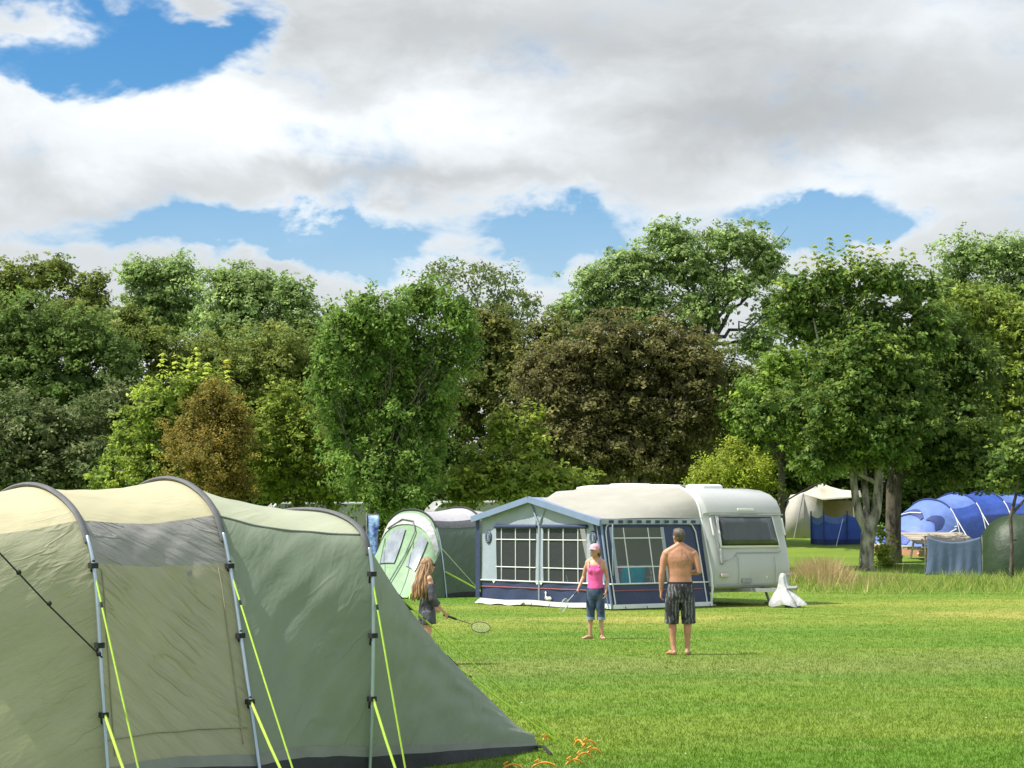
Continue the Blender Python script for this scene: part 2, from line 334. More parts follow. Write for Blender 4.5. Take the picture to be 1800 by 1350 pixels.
# ------------------------------------------------------------ trees
LM = leafmat('leaves', .46); LM2 = leafmat('leaves_glossy', .42, .5)
BARK = mat('bark_grey', (.11, .10, .078), .9, .5, 5, .9, 18, col2=(.27, .25, .205), stretch=(1, 1, .4))
BARKD = mat('bark_dark', (.055, .045, .035), .9, .4, 7, .8, 18, col2=(.10, .085, .065), stretch=(1, 1, .4))
def leaves(blobs, size0, dens, cols, asp=.55, droop=0., shoots=None, open_=0., flat=.6, up=.55):
    """blobs: (center, (rx, ry, rz)); returns verts and colours of leaf quads gathered in clumps"""
    Vs, Cs = [], []; size = size0
    cols = np.array(cols) * np.array((2.9, 2.7, 2.2))
    for c, r in blobs:
        r = np.array(r); area = 4 * math.pi * ((r[0] * r[1]) ** 1.6 / 3 + (r[0] * r[2]) ** 1.6 / 3 + (r[1] * r[2]) ** 1.6 / 3) ** (1 / 1.6)
        rc = np.clip(.26 * r.min(), .28, .7)
        nc = max(8, int(area / (math.pi * rc * rc) * 2.6 * (1 - open_)))
        d = RNG.normal(size=(nc, 3)); d /= np.linalg.norm(d, axis=1)[:, None]
        ph = RNG.random(6) * 6.28
        lump = 1 + .15 * np.sin(d[:, 0] * 4.1 + ph[0]) * np.sin(d[:, 2] * 3.7 + ph[1]) + .13 * np.sin(d[:, 0] * 8.3 + ph[2] + 3 * d[:, 1]) + .10 * np.sin(d[:, 2] * 9.1 + ph[3])
        rad = (1.08 - .62 * RNG.random(nc) ** 1.5) * lump * (1 + .24 * (RNG.random(nc) < .09))
        cc = c + d * r * rad[:, None]
        size = size0 * .88; per = max(6, int(dens * rc * rc * 6.4 / (size * size)))
        rcs = rc * (.65 + .7 * RNG.random(nc))
        tint = RNG.random(nc); tone = .65 + .7 * RNG.random(nc)
        n = nc * per; k = np.arange(nc).repeat(per)
        q = RNG.normal(size=(n, 3)); q /= np.linalg.norm(q, axis=1)[:, None]
        off = q * (RNG.random(n) ** .45)[:, None] * rcs[k][:, None]; off[:, 2] *= flat
        p = cc[k] + off
        if droop: p[:, 2] -= droop * np.abs(RNG.normal(0, 1, n)) * rcs[k]
        out = (p - c) / r; out /= np.linalg.norm(out, axis=1)[:, None] + 1e-6
        nn = out * .55 + np.array((0, 0, up)) + RNG.normal(0, .5, (n, 3)); nn /= np.linalg.norm(nn, axis=1)[:, None]
        t = RNG.normal(size=(n, 3)); t[:, 2] -= droop * 2; t -= nn * (t * nn).sum(1)[:, None]; t /= np.linalg.norm(t, axis=1)[:, None] + 1e-6
        s2 = np.cross(nn, t); L = size * (.6 + .8 * RNG.random(n)); Wd = L * asp
        V = np.stack([p - t * L[:, None] / 2, p + s2 * Wd[:, None] / 2 - t * L[:, None] * .08, p + t * L[:, None] / 2, p - s2 * Wd[:, None] / 2 - t * L[:, None] * .08], 1)
        ci = tint[k] * .6 + RNG.random(n) * .4
        x = ci * (len(cols) - 1); i = np.minimum(x.astype(int), len(cols) - 2); f = (x - i)[:, None]
        C = (cols[i] * (1 - f) + cols[i + 1] * f) * tone[k][:, None] * (.8 + .4 * RNG.random((n, 1)))
        Vs.append(V.reshape(-1, 3)); Cs.append(C)
        if open_ < .1:                                # inner twigs and leaves that close the crown
            n = int(area / .16 * 1.1); q = RNG.normal(size=(n, 3)); q /= np.linalg.norm(q, axis=1)[:, None]
            p = c + q * r * (.66 * RNG.random(n) ** .4)[:, None]; nn = q * .6 + RNG.normal(0, .6, (n, 3)); nn /= np.linalg.norm(nn, axis=1)[:, None]
            t = RNG.normal(size=(n, 3)); t -= nn * (t * nn).sum(1)[:, None]; t /= np.linalg.norm(t, axis=1)[:, None]; s2 = np.cross(nn, t); L = (.3 + .3 * RNG.random(n)) * min(1, .5 + r.min())
            Vs.append(np.stack([p - t * L[:, None] / 2, p + s2 * L[:, None] * .35, p + t * L[:, None] / 2, p - s2 * L[:, None] * .35], 1).reshape(-1, 3))
            Cs.append(np.repeat((cols[:1] + cols[1:2]) / 2, n, 0) * (.7 + .5 * RNG.random((n, 1))))
    if shoots is not None:                         # upright leading shoots with tiers of leaves
        for (base, h, sc) in shoots:
            tiers = max(4, int(h / .17))
            for i in range(tiers):
                f = i / tiers; rr = (.27 * (1 - f) ** .8 + .06) * sc; m = 9
                a = RNG.random(m) * 2 * math.pi; rad = rr * (.35 + .65 * RNG.random(m))
                p = np.array(base) + np.stack([np.cos(a) * rad, np.sin(a) * rad, f * h + RNG.normal(0, .03, m)], 1)
                nn = np.stack([np.cos(a) * .5, np.sin(a) * .5, np.ones(m)], 1); nn /= np.linalg.norm(nn, axis=1)[:, None]
                t = np.stack([np.cos(a), np.sin(a), -.5 * np.ones(m)], 1); t /= np.linalg.norm(t, axis=1)[:, None]
                s2 = np.cross(nn, t); L = size * 1.05 * (.8 + .4 * RNG.random(m))
                V = np.stack([p - t * L[:, None] / 2, p + s2 * L[:, None] * .35, p + t * L[:, None] / 2, p - s2 * L[:, None] * .35], 1)
                Vs.append(V.reshape(-1, 3)); Cs.append(np.repeat(cols[-1][None], m, 0) * (.8 + .4 * RNG.random((m, 1))))
    return np.concatenate(Vs), np.concatenate(Cs)
def wiggle(a, b, n, amp):
    a, b = np.array(a, float), np.array(b, float); t = np.linspace(0, 1, n)[:, None]
    p = a + (b - a) * t; q = RNG.normal(0, amp, (n, 3)); q[0] = 0; q[-1] *= .5
    return p + q
def tree(name, label, Y, blobs, cols, size=.2, dens=1., base=None, trunk_r=.18, bark=None, group=None, cat='tree', lm=None, limbs=True, shoot_px=None, depth=.85, stems=1, **k):
    """blobs in survey pixels (px, py, rx, ry) at distance Y"""
    s = F_PX / Y; B = []
    for j, q in enumerate(blobs):
        px, py, rx, ry = q[:4]; dy = q[4] if len(q) > 4 else (RNG.random() - .5) * 1.6
        B.append((W(px, py, Y + dy), np.array((rx / s, min(rx, 1.3 * ry) / s * depth, ry / s))))
    cx = np.mean([q[0][0] for q in B]); zmin = min(q[0][2] - q[1][2] for q in B)
    bx = cx if base is None else W(base, 900, Y)[0]
    org = np.array((bx, Y, float(terrain(bx, Y))))
    root = empty(name, org, label=label, cat=cat, group=group)
    sh = None
    if shoot_px:
        sh = [(W(px, py, Y + RNG.normal(0, .5)) - org, h, 1.) for px, py, h in shoot_px]
    B = [(c - org, r) for c, r in B]
    V, C = leaves(B, size, dens, cols, shoots=sh, **k)
    V[:, 2] = np.maximum(V[:, 2], .02)
    raw_mesh('crown', V, len(C), 4, lm or LM, root, C)
    if limbs:
        tb = MB(); top = np.mean([c for c, r in B], axis=0); fork = np.array((top[0] * .35, top[1] * .3, max(zmin - org[2], 1.2) + .25 * (top[2] - zmin + org[2])))
        for sidx in range(stems):
            o = np.array((RNG.normal(0, .35), RNG.normal(0, .25), -.1)) if stems > 1 else np.array((0, 0, -.1))
            fk = fork + (np.array((RNG.normal(0, .6), RNG.normal(0, .4), 0)) if stems > 1 else 0)
            p = wiggle(o, fk, 7, .05); tb.tube(p, list(np.linspace(trunk_r * 1.15, trunk_r * .7, 7)), 9)
            for c, r in B[sidx::stems]:
                e = c + RNG.normal(0, .2, 3) + np.array((0, 0, r[2] * .35)); m = fk + (e - fk) * .5 + np.array((0, 0, -.15))
                p = np.concatenate([wiggle(fk, m, 5, .12), wiggle(m, e, 5, .12)[1:]]); tb.tube(p, list(np.linspace(trunk_r * .42, .015, 9)), 6)
                for _ in range(2):
                    e2 = c + RNG.normal(0, .5, 3) * r; tb.tube(wiggle(p[4], e2, 6, .12), list(np.linspace(trunk_r * .16, .01, 6)), 5)
        tb.build('trunk', bark or BARKD, root)
    return root
OLIVE = ((.045, .065, .02), (.075, .10, .028), (.11, .135, .04))
MID = ((.045, .085, .02), (.075, .125, .028), (.115, .165, .04))
FRESH = ((.038, .070, .022), (.068, .118, .032), (.13, .185, .05))
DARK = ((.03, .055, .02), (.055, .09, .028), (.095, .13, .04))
GREYG = ((.045, .07, .03), (.075, .105, .045), (.12, .15, .07))
LIME = ((.05, .08, .018), (.09, .125, .026), (.17, .20, .045))
GOLD = ((.058, .058, .02), (.095, .085, .024), (.145, .115, .03))
COPPER = ((.036, .037, .019), (.062, .063, .030), (.105, .110, .043))
WILLOW = ((.065, .105, .042), (.105, .155, .066), (.16, .21, .10))
BIG = 'tall trees along the back of the field'
# back row, on the rise behind the field
tree('broadleaf_tree', 'dark olive ragged-topped tree at the far left of the skyline', 104, [(20, 500, 60, 45), (90, 480, 45, 32), (35, 570, 85, 60), (150, 520, 40, 36), (130, 560, 70, 55), (172, 490, 16, 14)], OLIVE, .24, 1., group=BIG)
tree('broadleaf_tree', 'light green rounded tree, second from the left on the skyline', 108, [(275, 510, 62, 55), (245, 480, 40, 28), (315, 482, 38, 34), (250, 560, 70, 50), (320, 560, 55, 55)], WILLOW, .22, .9, group=BIG)
tree('broadleaf_tree', 'green domed tree on the skyline left of the weeping ivy green tree', 106, [(420, 540, 80, 65), (400, 492, 50, 30), (455, 505, 55, 36), (515, 520, 42, 36), (440, 600, 100, 60), (530, 570, 45, 40)], WILLOW, .22, 1., group=BIG)
tree('broadleaf_tree', 'low dark tree filling the dip in the skyline behind the weeping tree', 110, [(590, 575, 50, 40), (560, 630, 70, 60), (640, 600, 50, 50)], MID, .24, 1., group=BIG)
tree('sparse_tree', 'thin-topped dark tree with sky showing through, behind the weeping tree', 100, [(815, 480, 55, 26), (875, 495, 42, 32), (770, 475, 26, 18), (905, 550, 50, 45), (850, 560, 70, 50), (935, 535, 18, 16), (890, 630, 80, 60)], GREYG, .2, .55, group=BIG, open_=.15)
tree('willow_tree', 'tallest rounded tree with visible dark branches, in the middle of the skyline', 102, [(1180, 420, 55, 36), (1290, 425, 70, 36), (1110, 470, 60, 40), (1210, 470, 80, 45), (1345, 465, 42, 45), (1050, 500, 45, 38), (1030, 560, 55, 55), (1120, 540, 70, 50), (1230, 540, 55, 45), (1355, 550, 30, 40), (1330, 600, 40, 36), (1290, 500, 50, 26), (990, 550, 26, 20)], WILLOW, .21, 1., trunk_r=.32, group=BIG, base=1270, open_=.02)
tree('broadleaf_tree', 'rounded grey green tree on the skyline at the far right', 100, [(1710, 450, 70, 36), (1780, 450, 50, 36), (1670, 500, 46, 40), (1750, 520, 80, 50), (1830, 480, 60, 60), (1720, 580, 80, 50)], WILLOW, .21, .8, group=BIG)
tree('broadleaf_tree', 'dense tree standing beyond the left edge of the skyline', 100, [(-120, 540, 110, 70), (-90, 640, 130, 90), (-180, 740, 130, 120)], MID, .3, .8, group=BIG)
tree('broadleaf_tree', 'dense tree standing beyond the right edge of the skyline', 95, [(1930, 560, 100, 90), (1960, 700, 120, 110), (1900, 800, 80, 80)], MID, .3, .8, group=BIG)
tree('broadleaf_tree', 'dull olive tree filling in between the weeping tree and the copper tree', 96, [(880, 650, 90, 70), (970, 590, 46, 40), (930, 740, 80, 80), (1010, 680, 80, 80), (820, 720, 70, 80), (860, 580, 50, 40)], ((.03, .045, .015), (.06, .075, .024), (.10, .10, .035)), .22, 1., group=BIG, limbs=False)
tree('broadleaf_tree', 'dull olive tree filling in between the copper tree and the maple', 92, [(1290, 690, 70, 60), (1240, 640, 50, 46), (1330, 750, 80, 60), (1380, 660, 46, 40), (1230, 740, 60, 60), (1440, 720, 70, 80)], ((.03, .045, .015), (.055, .075, .022), (.09, .11, .032)), .22, 1., group=BIG, limbs=False)
tree('broadleaf_tree', 'dull green tree filling in behind the lime shoots and the golden bush', 97, [(180, 760, 90, 80), (300, 740, 90, 80), (420, 760, 90, 80), (540, 740, 90, 80), (60, 740, 90, 80), (640, 720, 80, 80)], ((.025, .04, .014), (.05, .07, .02), (.08, .10, .03)), .24, 1., group=BIG, limbs=False)
tree('broadleaf_tree', 'dull green tree filling in behind the two sycamores', 95, [(1520, 640, 90, 80), (1640, 620, 90, 80), (1560, 760, 100, 80), (1700, 740, 90, 80), (1480, 560, 60, 50)], ((.025, .04, .014), (.05, .07, .02), (.08, .10, .03)), .24, 1., group=BIG, limbs=False)
# middle row
tree('broadleaf_tree', 'dark green broad tree with a lit top at the left edge', 92, [(50, 585, 90, 60), (150, 600, 70, 55), (30, 660, 80, 60), (140, 680, 90, 60), (-40, 640, 70, 80), (215, 650, 40, 50)], DARK, .22, 1.1, group=BIG)
tree('broadleaf_tree', 'dull green bushy tree behind the golden bush', 94, [(300, 640, 70, 50), (385, 650, 80, 60), (480, 640, 75, 70), (250, 600, 50, 45), (230, 560, 30, 30), (430, 720, 90, 60), (540, 660, 50, 60)], OLIVE, .21, 1., group=BIG)
tree('holly_bush', 'dark grey leaved bush at the bottom left, behind the big tent', 84, [(40, 760, 80, 65), (130, 770, 80, 65), (210, 720, 50, 45), (60, 840, 100, 50), (180, 830, 80, 55), (-50, 800, 80, 80)], ((.03, .05, .02), (.055, .075, .035), (.13, .15, .09)), .2, 1.05, cat='bush', lm=LM2)
tree('young_sycamore', 'lime green tree with upright leafy shoots behind the big tent', 78, [(285, 725, 55, 60), (350, 700, 50, 60), (250, 790, 60, 60), (300, 830, 80, 50), (230, 850, 70, 40)], ((.05, .085, .02), (.09, .13, .028), (.19, .235, .05)), .2, 1., shoot_px=[(x, y, h) for x, y, h in ((286, 660, .95), (310, 655, .8), (345, 655, 1.1), (400, 670, .95), (258, 690, .8), (365, 665, .7), (330, 670, .8))], cat='tree', lm=LM2)
tree('golden_bush', 'golden brown dense bush behind the big tent roof', 75, [(375, 715, 42, 55), (335, 765, 45, 55), (405, 760, 40, 60), (365, 815, 75, 55), (390, 860, 60, 35)], GOLD, .12, .75, cat='bush', flat=.9)
tree('hazel_bush', 'yellowish green bush between the golden bush and the weeping tree', 79, [(500, 720, 45, 50), (475, 790, 55, 55), (545, 780, 50, 60), (520, 850, 80, 45), (590, 850, 50, 50)], LIME, .17, .8, cat='bush')
tree('weeping_tree', 'fresh green bushy weeping tree, tallest foliage right above the silver roofed tent', 72, [(600, 590, 42, 65), (570, 660, 32, 80), (640, 545, 42, 42), (690, 560, 36, 50), (745, 525, 52, 40), (800, 550, 40, 45), (655, 640, 40, 90), (715, 620, 36, 80), (770, 630, 46, 75), (820, 610, 28, 50), (610, 740, 48, 80), (690, 740, 44, 90), (755, 740, 40, 70), (650, 830, 60, 55), (720, 830, 56, 55), (690, 870, 50, 36), (690, 630, 60, 80, 1.6), (760, 680, 50, 80, 1.6), (640, 690, 50, 90, 1.6), (700, 720, 60, 80, 1.6)], FRESH, .17, .95, droop=.5, trunk_r=.11, base=645, stems=2, asp=.5)
tree('copper_tree', 'dark copper brown leaved tree rising behind the awning', 80, [(1080, 610, 90, 60), (1000, 640, 60, 55), (1170, 610, 70, 50), (1215, 660, 50, 60), (960, 700, 50, 55), (1050, 700, 80, 70), (1150, 720, 90, 80), (1100, 680, 90, 60, 1.5), (1095, 760, 100, 70, 1.5), (1170, 670, 70, 50, 1.5), (930, 660, 36, 40), (1250, 680, 26, 60), (1230, 740, 40, 50), (1000, 780, 70, 60), (1090, 800, 110, 55), (1190, 810, 60, 45)], COPPER, .17, .85, trunk_r=.22, stems=3, bark=BARK, lm=LM2, shoot_px=[(x, y, .7) for x, y in ((1195, 590), (1225, 610), (1250, 640), (1150, 580), (1120, 590))], open_=.08)
tree('broom_bush', 'yellow green rounded bush just behind the caravan roof', 70, [(1290, 820, 55, 45), (1245, 845, 38, 32), (1335, 835, 36, 38), (1290, 870, 70, 40)], ((.08, .11, .02), (.12, .155, .025), (.18, .21, .04)), .11, .7, cat='bush', flat=.95)
tree('hazel_bush', 'green broad leaved bush behind the silver roofed tent and awning', 74, [(850, 830, 55, 50), (815, 860, 40, 36), (935, 780, 36, 60), (920, 850, 60, 46), (880, 760, 30, 40), (990, 850, 60, 36)], LIME, .19, .85, cat='bush', lm=LM2)
tree('maple_tree', 'bright green maple left of the grey trunked sycamore', 79, [(1350, 690, 60, 55), (1400, 740, 55, 50), (1305, 720, 36, 40), (1420, 640, 45, 42), (1370, 640, 36, 36), (1330, 760, 50, 40), (1440, 800, 50, 45)], ((.045, .085, .02), (.08, .13, .028), (.14, .195, .045)), .2, .9, lm=LM2)
tree('maple_tree', 'yellow green maple behind the blue tent at the right edge', 80, [(1740, 555, 60, 50), (1790, 600, 56, 70), (1770, 690, 60, 70), (1690, 535, 46, 36), (1800, 790, 60, 60), (1850, 680, 60, 80), (1740, 800, 60, 60)], ((.05, .08, .02), (.085, .12, .026), (.14, .175, .04)), .2, .9, lm=LM2)
SYC = ((.025, .05, .016), (.048, .084, .022), (.115, .15, .036))
def sycamores():
    r = tree('sycamore_tree', 'big sycamore with a pale grey forked trunk in front of the blue tents', 70, [(1405, 510, 50, 36), (1470, 495, 50, 36), (1550, 495, 56, 36), (1615, 515, 45, 40), (1395, 560, 40, 46), (1450, 570, 60, 50), (1540, 580, 70, 60), (1625, 580, 50, 55), (1470, 650, 50, 50), (1560, 670, 56, 45), (1420, 720, 70, 45), (1355, 730, 60, 42), (1490, 760, 60, 55), (1600, 700, 70, 50), (1440, 805, 50, 32), (1545, 785, 56, 36), (1500, 690, 60, 50, -1.6), (1530, 750, 60, 44, -1.6), (1530, 630, 80, 50, -1.2), (1580, 740, 60, 50, -1.2), (1470, 730, 60, 40, -1.4)], SYC, .19, .95, lm=LM2, limbs=False, base=1525,
        shoot_px=[(x, y, h) for x, y, h in ((1412, 482, .8), (1432, 475, 1.0), (1458, 472, 1.2), (1478, 475, .9), (1490, 470, 1.3), (1512, 474, 1.0), (1532, 474, 1.25), (1560, 474, 1.15), (1588, 478, 1.0), (1605, 482, .9), (1545, 484, .9), (1445, 480, .8), (1500, 480, 1.1))])
    o = np.array(r.location); Y = 70
    def q(px, py, dy=0): return W(px, py, Y + dy) - o
    t = MB()
    t.tube([q(1524, 1012), q(1523, 995), q(1524, 960), q(1528, 930), q(1530, 915)], [.33, .26, .24, .27, .22], 12)
    t.tube([q(1524, 935), q(1510, 905), q(1503, 870), q(1499, 830), q(1490, 760), q(1450, 650), q(1430, 560)], [.16, .15, .13, .12, .1, .07, .03], 9)
    t.tube([q(1530, 930), q(1540, 900), q(1544, 860), q(1546, 800), q(1540, 720), q(1530, 640), q(1535, 520)], [.19, .18, .16, .15, .12, .08, .03], 10)
    t.tube([q(1522, 925), q(1523, 890, .3), q(1520, 850, .4), q(1515, 790, .6), q(1560, 660, .8), q(1610, 560)], [.12, .115, .11, .1, .07, .03], 9)
    for a, bb in (((1546, 800), (1640, 700)), ((1540, 720), (1600, 600)), ((1505, 830), (1400, 740)), ((1490, 760), (1380, 700)), ((1530, 640), (1470, 520)), ((1544, 850), (1460, 800))):
        t.tube(wiggle(q(*a), q(*bb), 7, .08), list(np.linspace(.09, .02, 7)), 6)
    t.build('trunk', BARK, r)
    r = tree('sycamore_tree', 'shaded sycamore with a straight dark trunk just right of the pale forked one', 73, [(1660, 600, 60, 60), (1640, 690, 70, 60), (1710, 660, 50, 60), (1600, 770, 80, 56), (1690, 760, 70, 60), (1640, 820, 90, 36), (1720, 820, 60, 40)], ((.022, .042, .016), (.045, .075, .02), (.09, .12, .034)), .2, 1., lm=LM2, limbs=False, base=1570)
    o = np.array(r.location); Y = 73; t = MB()
    t.tube([W(1572, 1016, Y) - o, W(1571, 1000, Y) - o, W(1570, 940, Y) - o, W(1571, 860, Y) - o, W(1585, 760, Y) - o, W(1620, 640, Y) - o], [.38, .31, .28, .27, .2, .05], 11)
    for e in ((1690, 740), (1600, 700), (1720, 660), (1650, 800)): t.tube(wiggle(W(1575, 840, Y) - o, W(*e, Y) - o, 7, .1), list(np.linspace(.13, .02, 7)), 6)
    t.build('trunk', BARKD, r)
    r = tree('small_tree', 'slim crooked tree in front of the dark green dome tent', 62, [(1790, 820, 50, 40), (1830, 790, 60, 50), (1760, 845, 30, 20)], SYC, .18, .7, lm=LM2, limbs=False, base=1781)
    o = np.array(r.location); Y = 62; t = MB()
    t.tube([W(1778, 1024, Y) - o, W(1779, 960, Y) - o, W(1776, 910, Y) - o, W(1786, 870, Y) - o, W(1795, 820, Y) - o], [.08, .055, .06, .045, .02], 8)
    t.tube([W(1777, 905, Y) - o, W(1800, 880, Y) - o, W(1830, 850, Y) - o], [.05, .04, .02], 7)
    t.build('trunk', BARKD, r)
sycamores()
tree('ground_shrub', 'small leafy shrub between the two sycamore trunks', 72, [(1552, 960, 16, 34), (1556, 985, 18, 26)], LIME, .16, .8, cat='shrub', limbs=False)
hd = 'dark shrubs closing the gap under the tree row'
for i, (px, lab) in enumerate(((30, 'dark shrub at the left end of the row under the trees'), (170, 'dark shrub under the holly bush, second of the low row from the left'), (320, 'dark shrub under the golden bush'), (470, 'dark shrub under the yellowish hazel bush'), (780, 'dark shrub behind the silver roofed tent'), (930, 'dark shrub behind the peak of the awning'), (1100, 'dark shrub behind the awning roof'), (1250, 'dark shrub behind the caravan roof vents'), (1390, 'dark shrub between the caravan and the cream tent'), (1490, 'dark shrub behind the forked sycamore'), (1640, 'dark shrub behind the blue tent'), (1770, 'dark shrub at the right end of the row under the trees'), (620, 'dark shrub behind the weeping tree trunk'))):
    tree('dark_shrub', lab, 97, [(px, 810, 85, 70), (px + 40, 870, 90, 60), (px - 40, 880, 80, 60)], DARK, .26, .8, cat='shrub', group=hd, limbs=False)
# ------------------------------------------------------------ foreground family tent
ALU = mat('pole_alloy', (.42, .50, .58), .35, .1, 4, metal=.75)
GUY = mat('guy_neon', (.58, .82, .10), .6, .08, 30, transl=.2)
BLK = mat('black_webbing', (.015, .015, .017), .7, .2, 20)
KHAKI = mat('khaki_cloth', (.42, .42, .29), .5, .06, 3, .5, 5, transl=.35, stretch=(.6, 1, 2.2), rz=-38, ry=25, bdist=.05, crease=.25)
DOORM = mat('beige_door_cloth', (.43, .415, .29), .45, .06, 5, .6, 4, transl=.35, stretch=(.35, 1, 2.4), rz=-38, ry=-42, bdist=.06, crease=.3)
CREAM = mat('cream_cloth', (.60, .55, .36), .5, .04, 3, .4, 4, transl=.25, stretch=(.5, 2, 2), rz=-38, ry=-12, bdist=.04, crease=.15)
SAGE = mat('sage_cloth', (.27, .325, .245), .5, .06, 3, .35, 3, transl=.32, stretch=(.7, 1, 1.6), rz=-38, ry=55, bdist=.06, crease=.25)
GREYC = mat('grey_cloth', (.31, .30, .285), .45, .08, 6, .6, 6, transl=.15, stretch=(.4, 1, 2.5), rz=-38, ry=-25, bdist=.05, crease=.4)
SLEEVE = mat('sleeve_grey', (.10, .105, .11), .7, .15, 12)
FLAP = mat('flap_charcoal', (.022, .024, .03), .65, .2, 8, .3, 12)
BANDM = mat('hem_band', (.23, .245, .22), .6, .08, 6, transl=.1)
def family_tent():
    f2 = G(456, 1378); ax = np.array((math.cos(R(38)), math.sin(R(38)), 0)); p = np.array((-ax[1], ax[0], 0))
    root = empty('family_tent', f2, label='big sage and cream tunnel tent with silver poles and neon guy lines in the foreground', cat='tent')
    f1 = G(192, 1400.8); f1 = f2 - ax * 1.142; f0 = f1 - ax * 1.25; f3 = G(642, 1358)
    def prof(f, pts): return np.array([f - f2 + p * u + UP * z for u, z in pts])
    H = [prof(f0, [(.05, 0), (.13, .45), (.2, .9), (.3, 1.38), (.5, 1.7), (.85, 1.9), (1.28, 1.96), (1.7, 1.9), (2.1, 1.7), (2.28, 1.38), (2.38, .9), (2.45, .45), (2.5, 0)]),
         prof(f1, [(0, 0), (.09, .5), (.17, 1.0), (.27, 1.5), (.475, 1.82), (.85, 2.0), (1.28, 2.06), (1.7, 2.0), (2.08, 1.82), (2.3, 1.5), (2.4, 1.), (2.5, .5), (2.6, 0)]),
         prof(f2, [(0, 0), (.15, .52), (.3, 1.02), (.45, 1.48), (.64, 1.86), (.98, 2.055), (1.39, 2.12), (1.8, 2.055), (2.14, 1.86), (2.33, 1.48), (2.5, 1.), (2.65, .5), (2.8, 0)]),
         prof(f3, [(-.02, 0), (-.05, .5), (-.06, 1.0), (-.045, 1.42), (.06, 1.72), (.42, 1.86), (.93, 1.89), (1.4, 1.84), (1.75, 1.7), (1.95, 1.4), (2.1, 1.), (2.2, .5), (2.3, 0)])]
    cn = G(946, 1316) - f2; cf = cn + p * 2.3 + ax * .25
    T3 = []
    for i in range(13):
        if i <= 4: T3.append(cn + UP * (.13 * min(1, i / .35)) + p * .05 * i)
        elif i < 8: T3.append(cn + (cf - cn) * ((i - 4) / 4 * .8 + .1) + UP * .14)
        else: T3.append(cf + UP * .13 * min(1, (12 - i) / .35))
    H.append(np.array(T3))
    def pt(i, u, t):
        a = spline(H[i], [t])[0]; b = spline(H[i + 1], [t])[0] if i < 3 else np.array([np.interp(t, range(13), H[4][:, k]) for k in range(3)])
        q = a + (b - a) * u
        c = (H[i][6] + (H[i + 1][6] - H[i][6]) * u) * np.array((1, 1, .45)); inn = c - q; inn /= np.linalg.norm(inn) + 1e-6
        amt = (.05 if i < 3 else .13 * min(1, t / 4)) * math.sin(math.pi * u)
        wr = .006 * math.sin(9 * u + 5 * t + i * 2) * math.sin(math.pi * u) + .005 * math.sin(23 * u - 9 * t) * math.sin(math.pi * u) * (1 if t < 4 else .5)
        return q + inn * (amt + wr)
    def panel(name, i, t0, t1, m, nu=22, nt=30, u0=0, u1=1, off=0, label=None):
        g = MB(); rows = []
        for t in np.linspace(t0, t1, nt):
            r = [pt(i, u, t) for u in np.linspace(u0, u1, nu)]
            if off: r = [x - p * off * .8 + UP * off * .2 for x in r]
            rows.append(r)
        g.grid(rows); o = g.build(name, m, root, angle=80)
        if label: o['label'] = label
        return o
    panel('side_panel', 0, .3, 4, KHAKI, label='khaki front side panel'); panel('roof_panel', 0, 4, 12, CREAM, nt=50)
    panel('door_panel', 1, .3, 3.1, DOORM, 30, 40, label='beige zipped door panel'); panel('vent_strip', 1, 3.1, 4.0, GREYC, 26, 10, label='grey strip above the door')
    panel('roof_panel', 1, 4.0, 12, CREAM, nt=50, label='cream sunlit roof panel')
    panel('sleeping_cabin', 2, .3, 4, SAGE, 26, 40, label='sage green rear section wall'); panel('roof_panel', 2, 4, 12, mat('sage_cloth_sunlit', (.52, .55, .40), .45, .05, 3, .35, 3, transl=.3, stretch=(.6, 1.5, 1.5), rz=-38, ry=10, bdist=.05, crease=.15), 26, 50, label='sage roof panel over the rear section with sunlight painted into its colour')  # sun on the sage roof is painted in as a paler cloth colour
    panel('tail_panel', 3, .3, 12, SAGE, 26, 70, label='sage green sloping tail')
    for i in range(4):
        panel('mud_flap', i, 0.0, .34, FLAP, 14, 4, off=.012, label='charcoal flap along the ground')
        panel('hem_band', i, .34, .48, BANDM, 14, 3, off=.01)
    out = -p
    g = MB()                                         # seam where the roof cloth meets the wall cloth
    for i in (2,):
        g.tube([pt(i, u, 4.0) + out * .004 for u in np.linspace(0.02, .98, 16)], .007, 6)
    g.build('seam', BANDM, root)
    for i in range(4):
        ts = np.linspace(0, 3.6, 24); g = MB(); c = spline(H[i], ts) + out * .035 + UP * 0.0
        g.tube(c, .013, 10); pole = g.build('pole', ALU, root)
        g = MB(); ts = np.linspace(3.45, 8.6, 50); c = spline(H[i], ts)
        cc = c.mean(0) * np.array((1, 1, .5)) + H[i][0] * 0
        ctr = np.array((H[i][6][0], H[i][6][1], .8)); c = c + np.array([(x - ctr) / np.linalg.norm(x - ctr) * .016 for x in c])
        g.tube(c, [(.026, .016)] * 50, 8, axis=ax); g.build('pole_sleeve', SLEEVE, root)
        for tt in (3.05, 2.0, 1.1):                   # clips that hang the cloth on the pole
            g = MB(); q = spline(H[i], [tt])[0] + out * .03; g.box(q, (.05, .05, .035), (ax, p, UP)); g.tube([q + UP * .03, q - p * -.03 - UP * .06], .012, 6); g.build('clip', BLK, root)
    g = MB()                                         # stitched seams round the door cloth
    door = [o for o in root.children if o.name.startswith('door_panel')][0]
    sk = mat('seam_khaki', (.27, .265, .17), .6, .1, 9)
    for u in (.07, .93): g = MB(); g.tube([pt(1, u, t) + out * .006 for t in np.linspace(.6, 3.02, 24)], .0045, 5); g.build('door_seam', sk, door)
    g = MB(); g.tube([pt(1, u, .78) + out * .006 for u in np.linspace(.03, .97, 24)], .005, 5); g.build('hem_seam', sk, door)
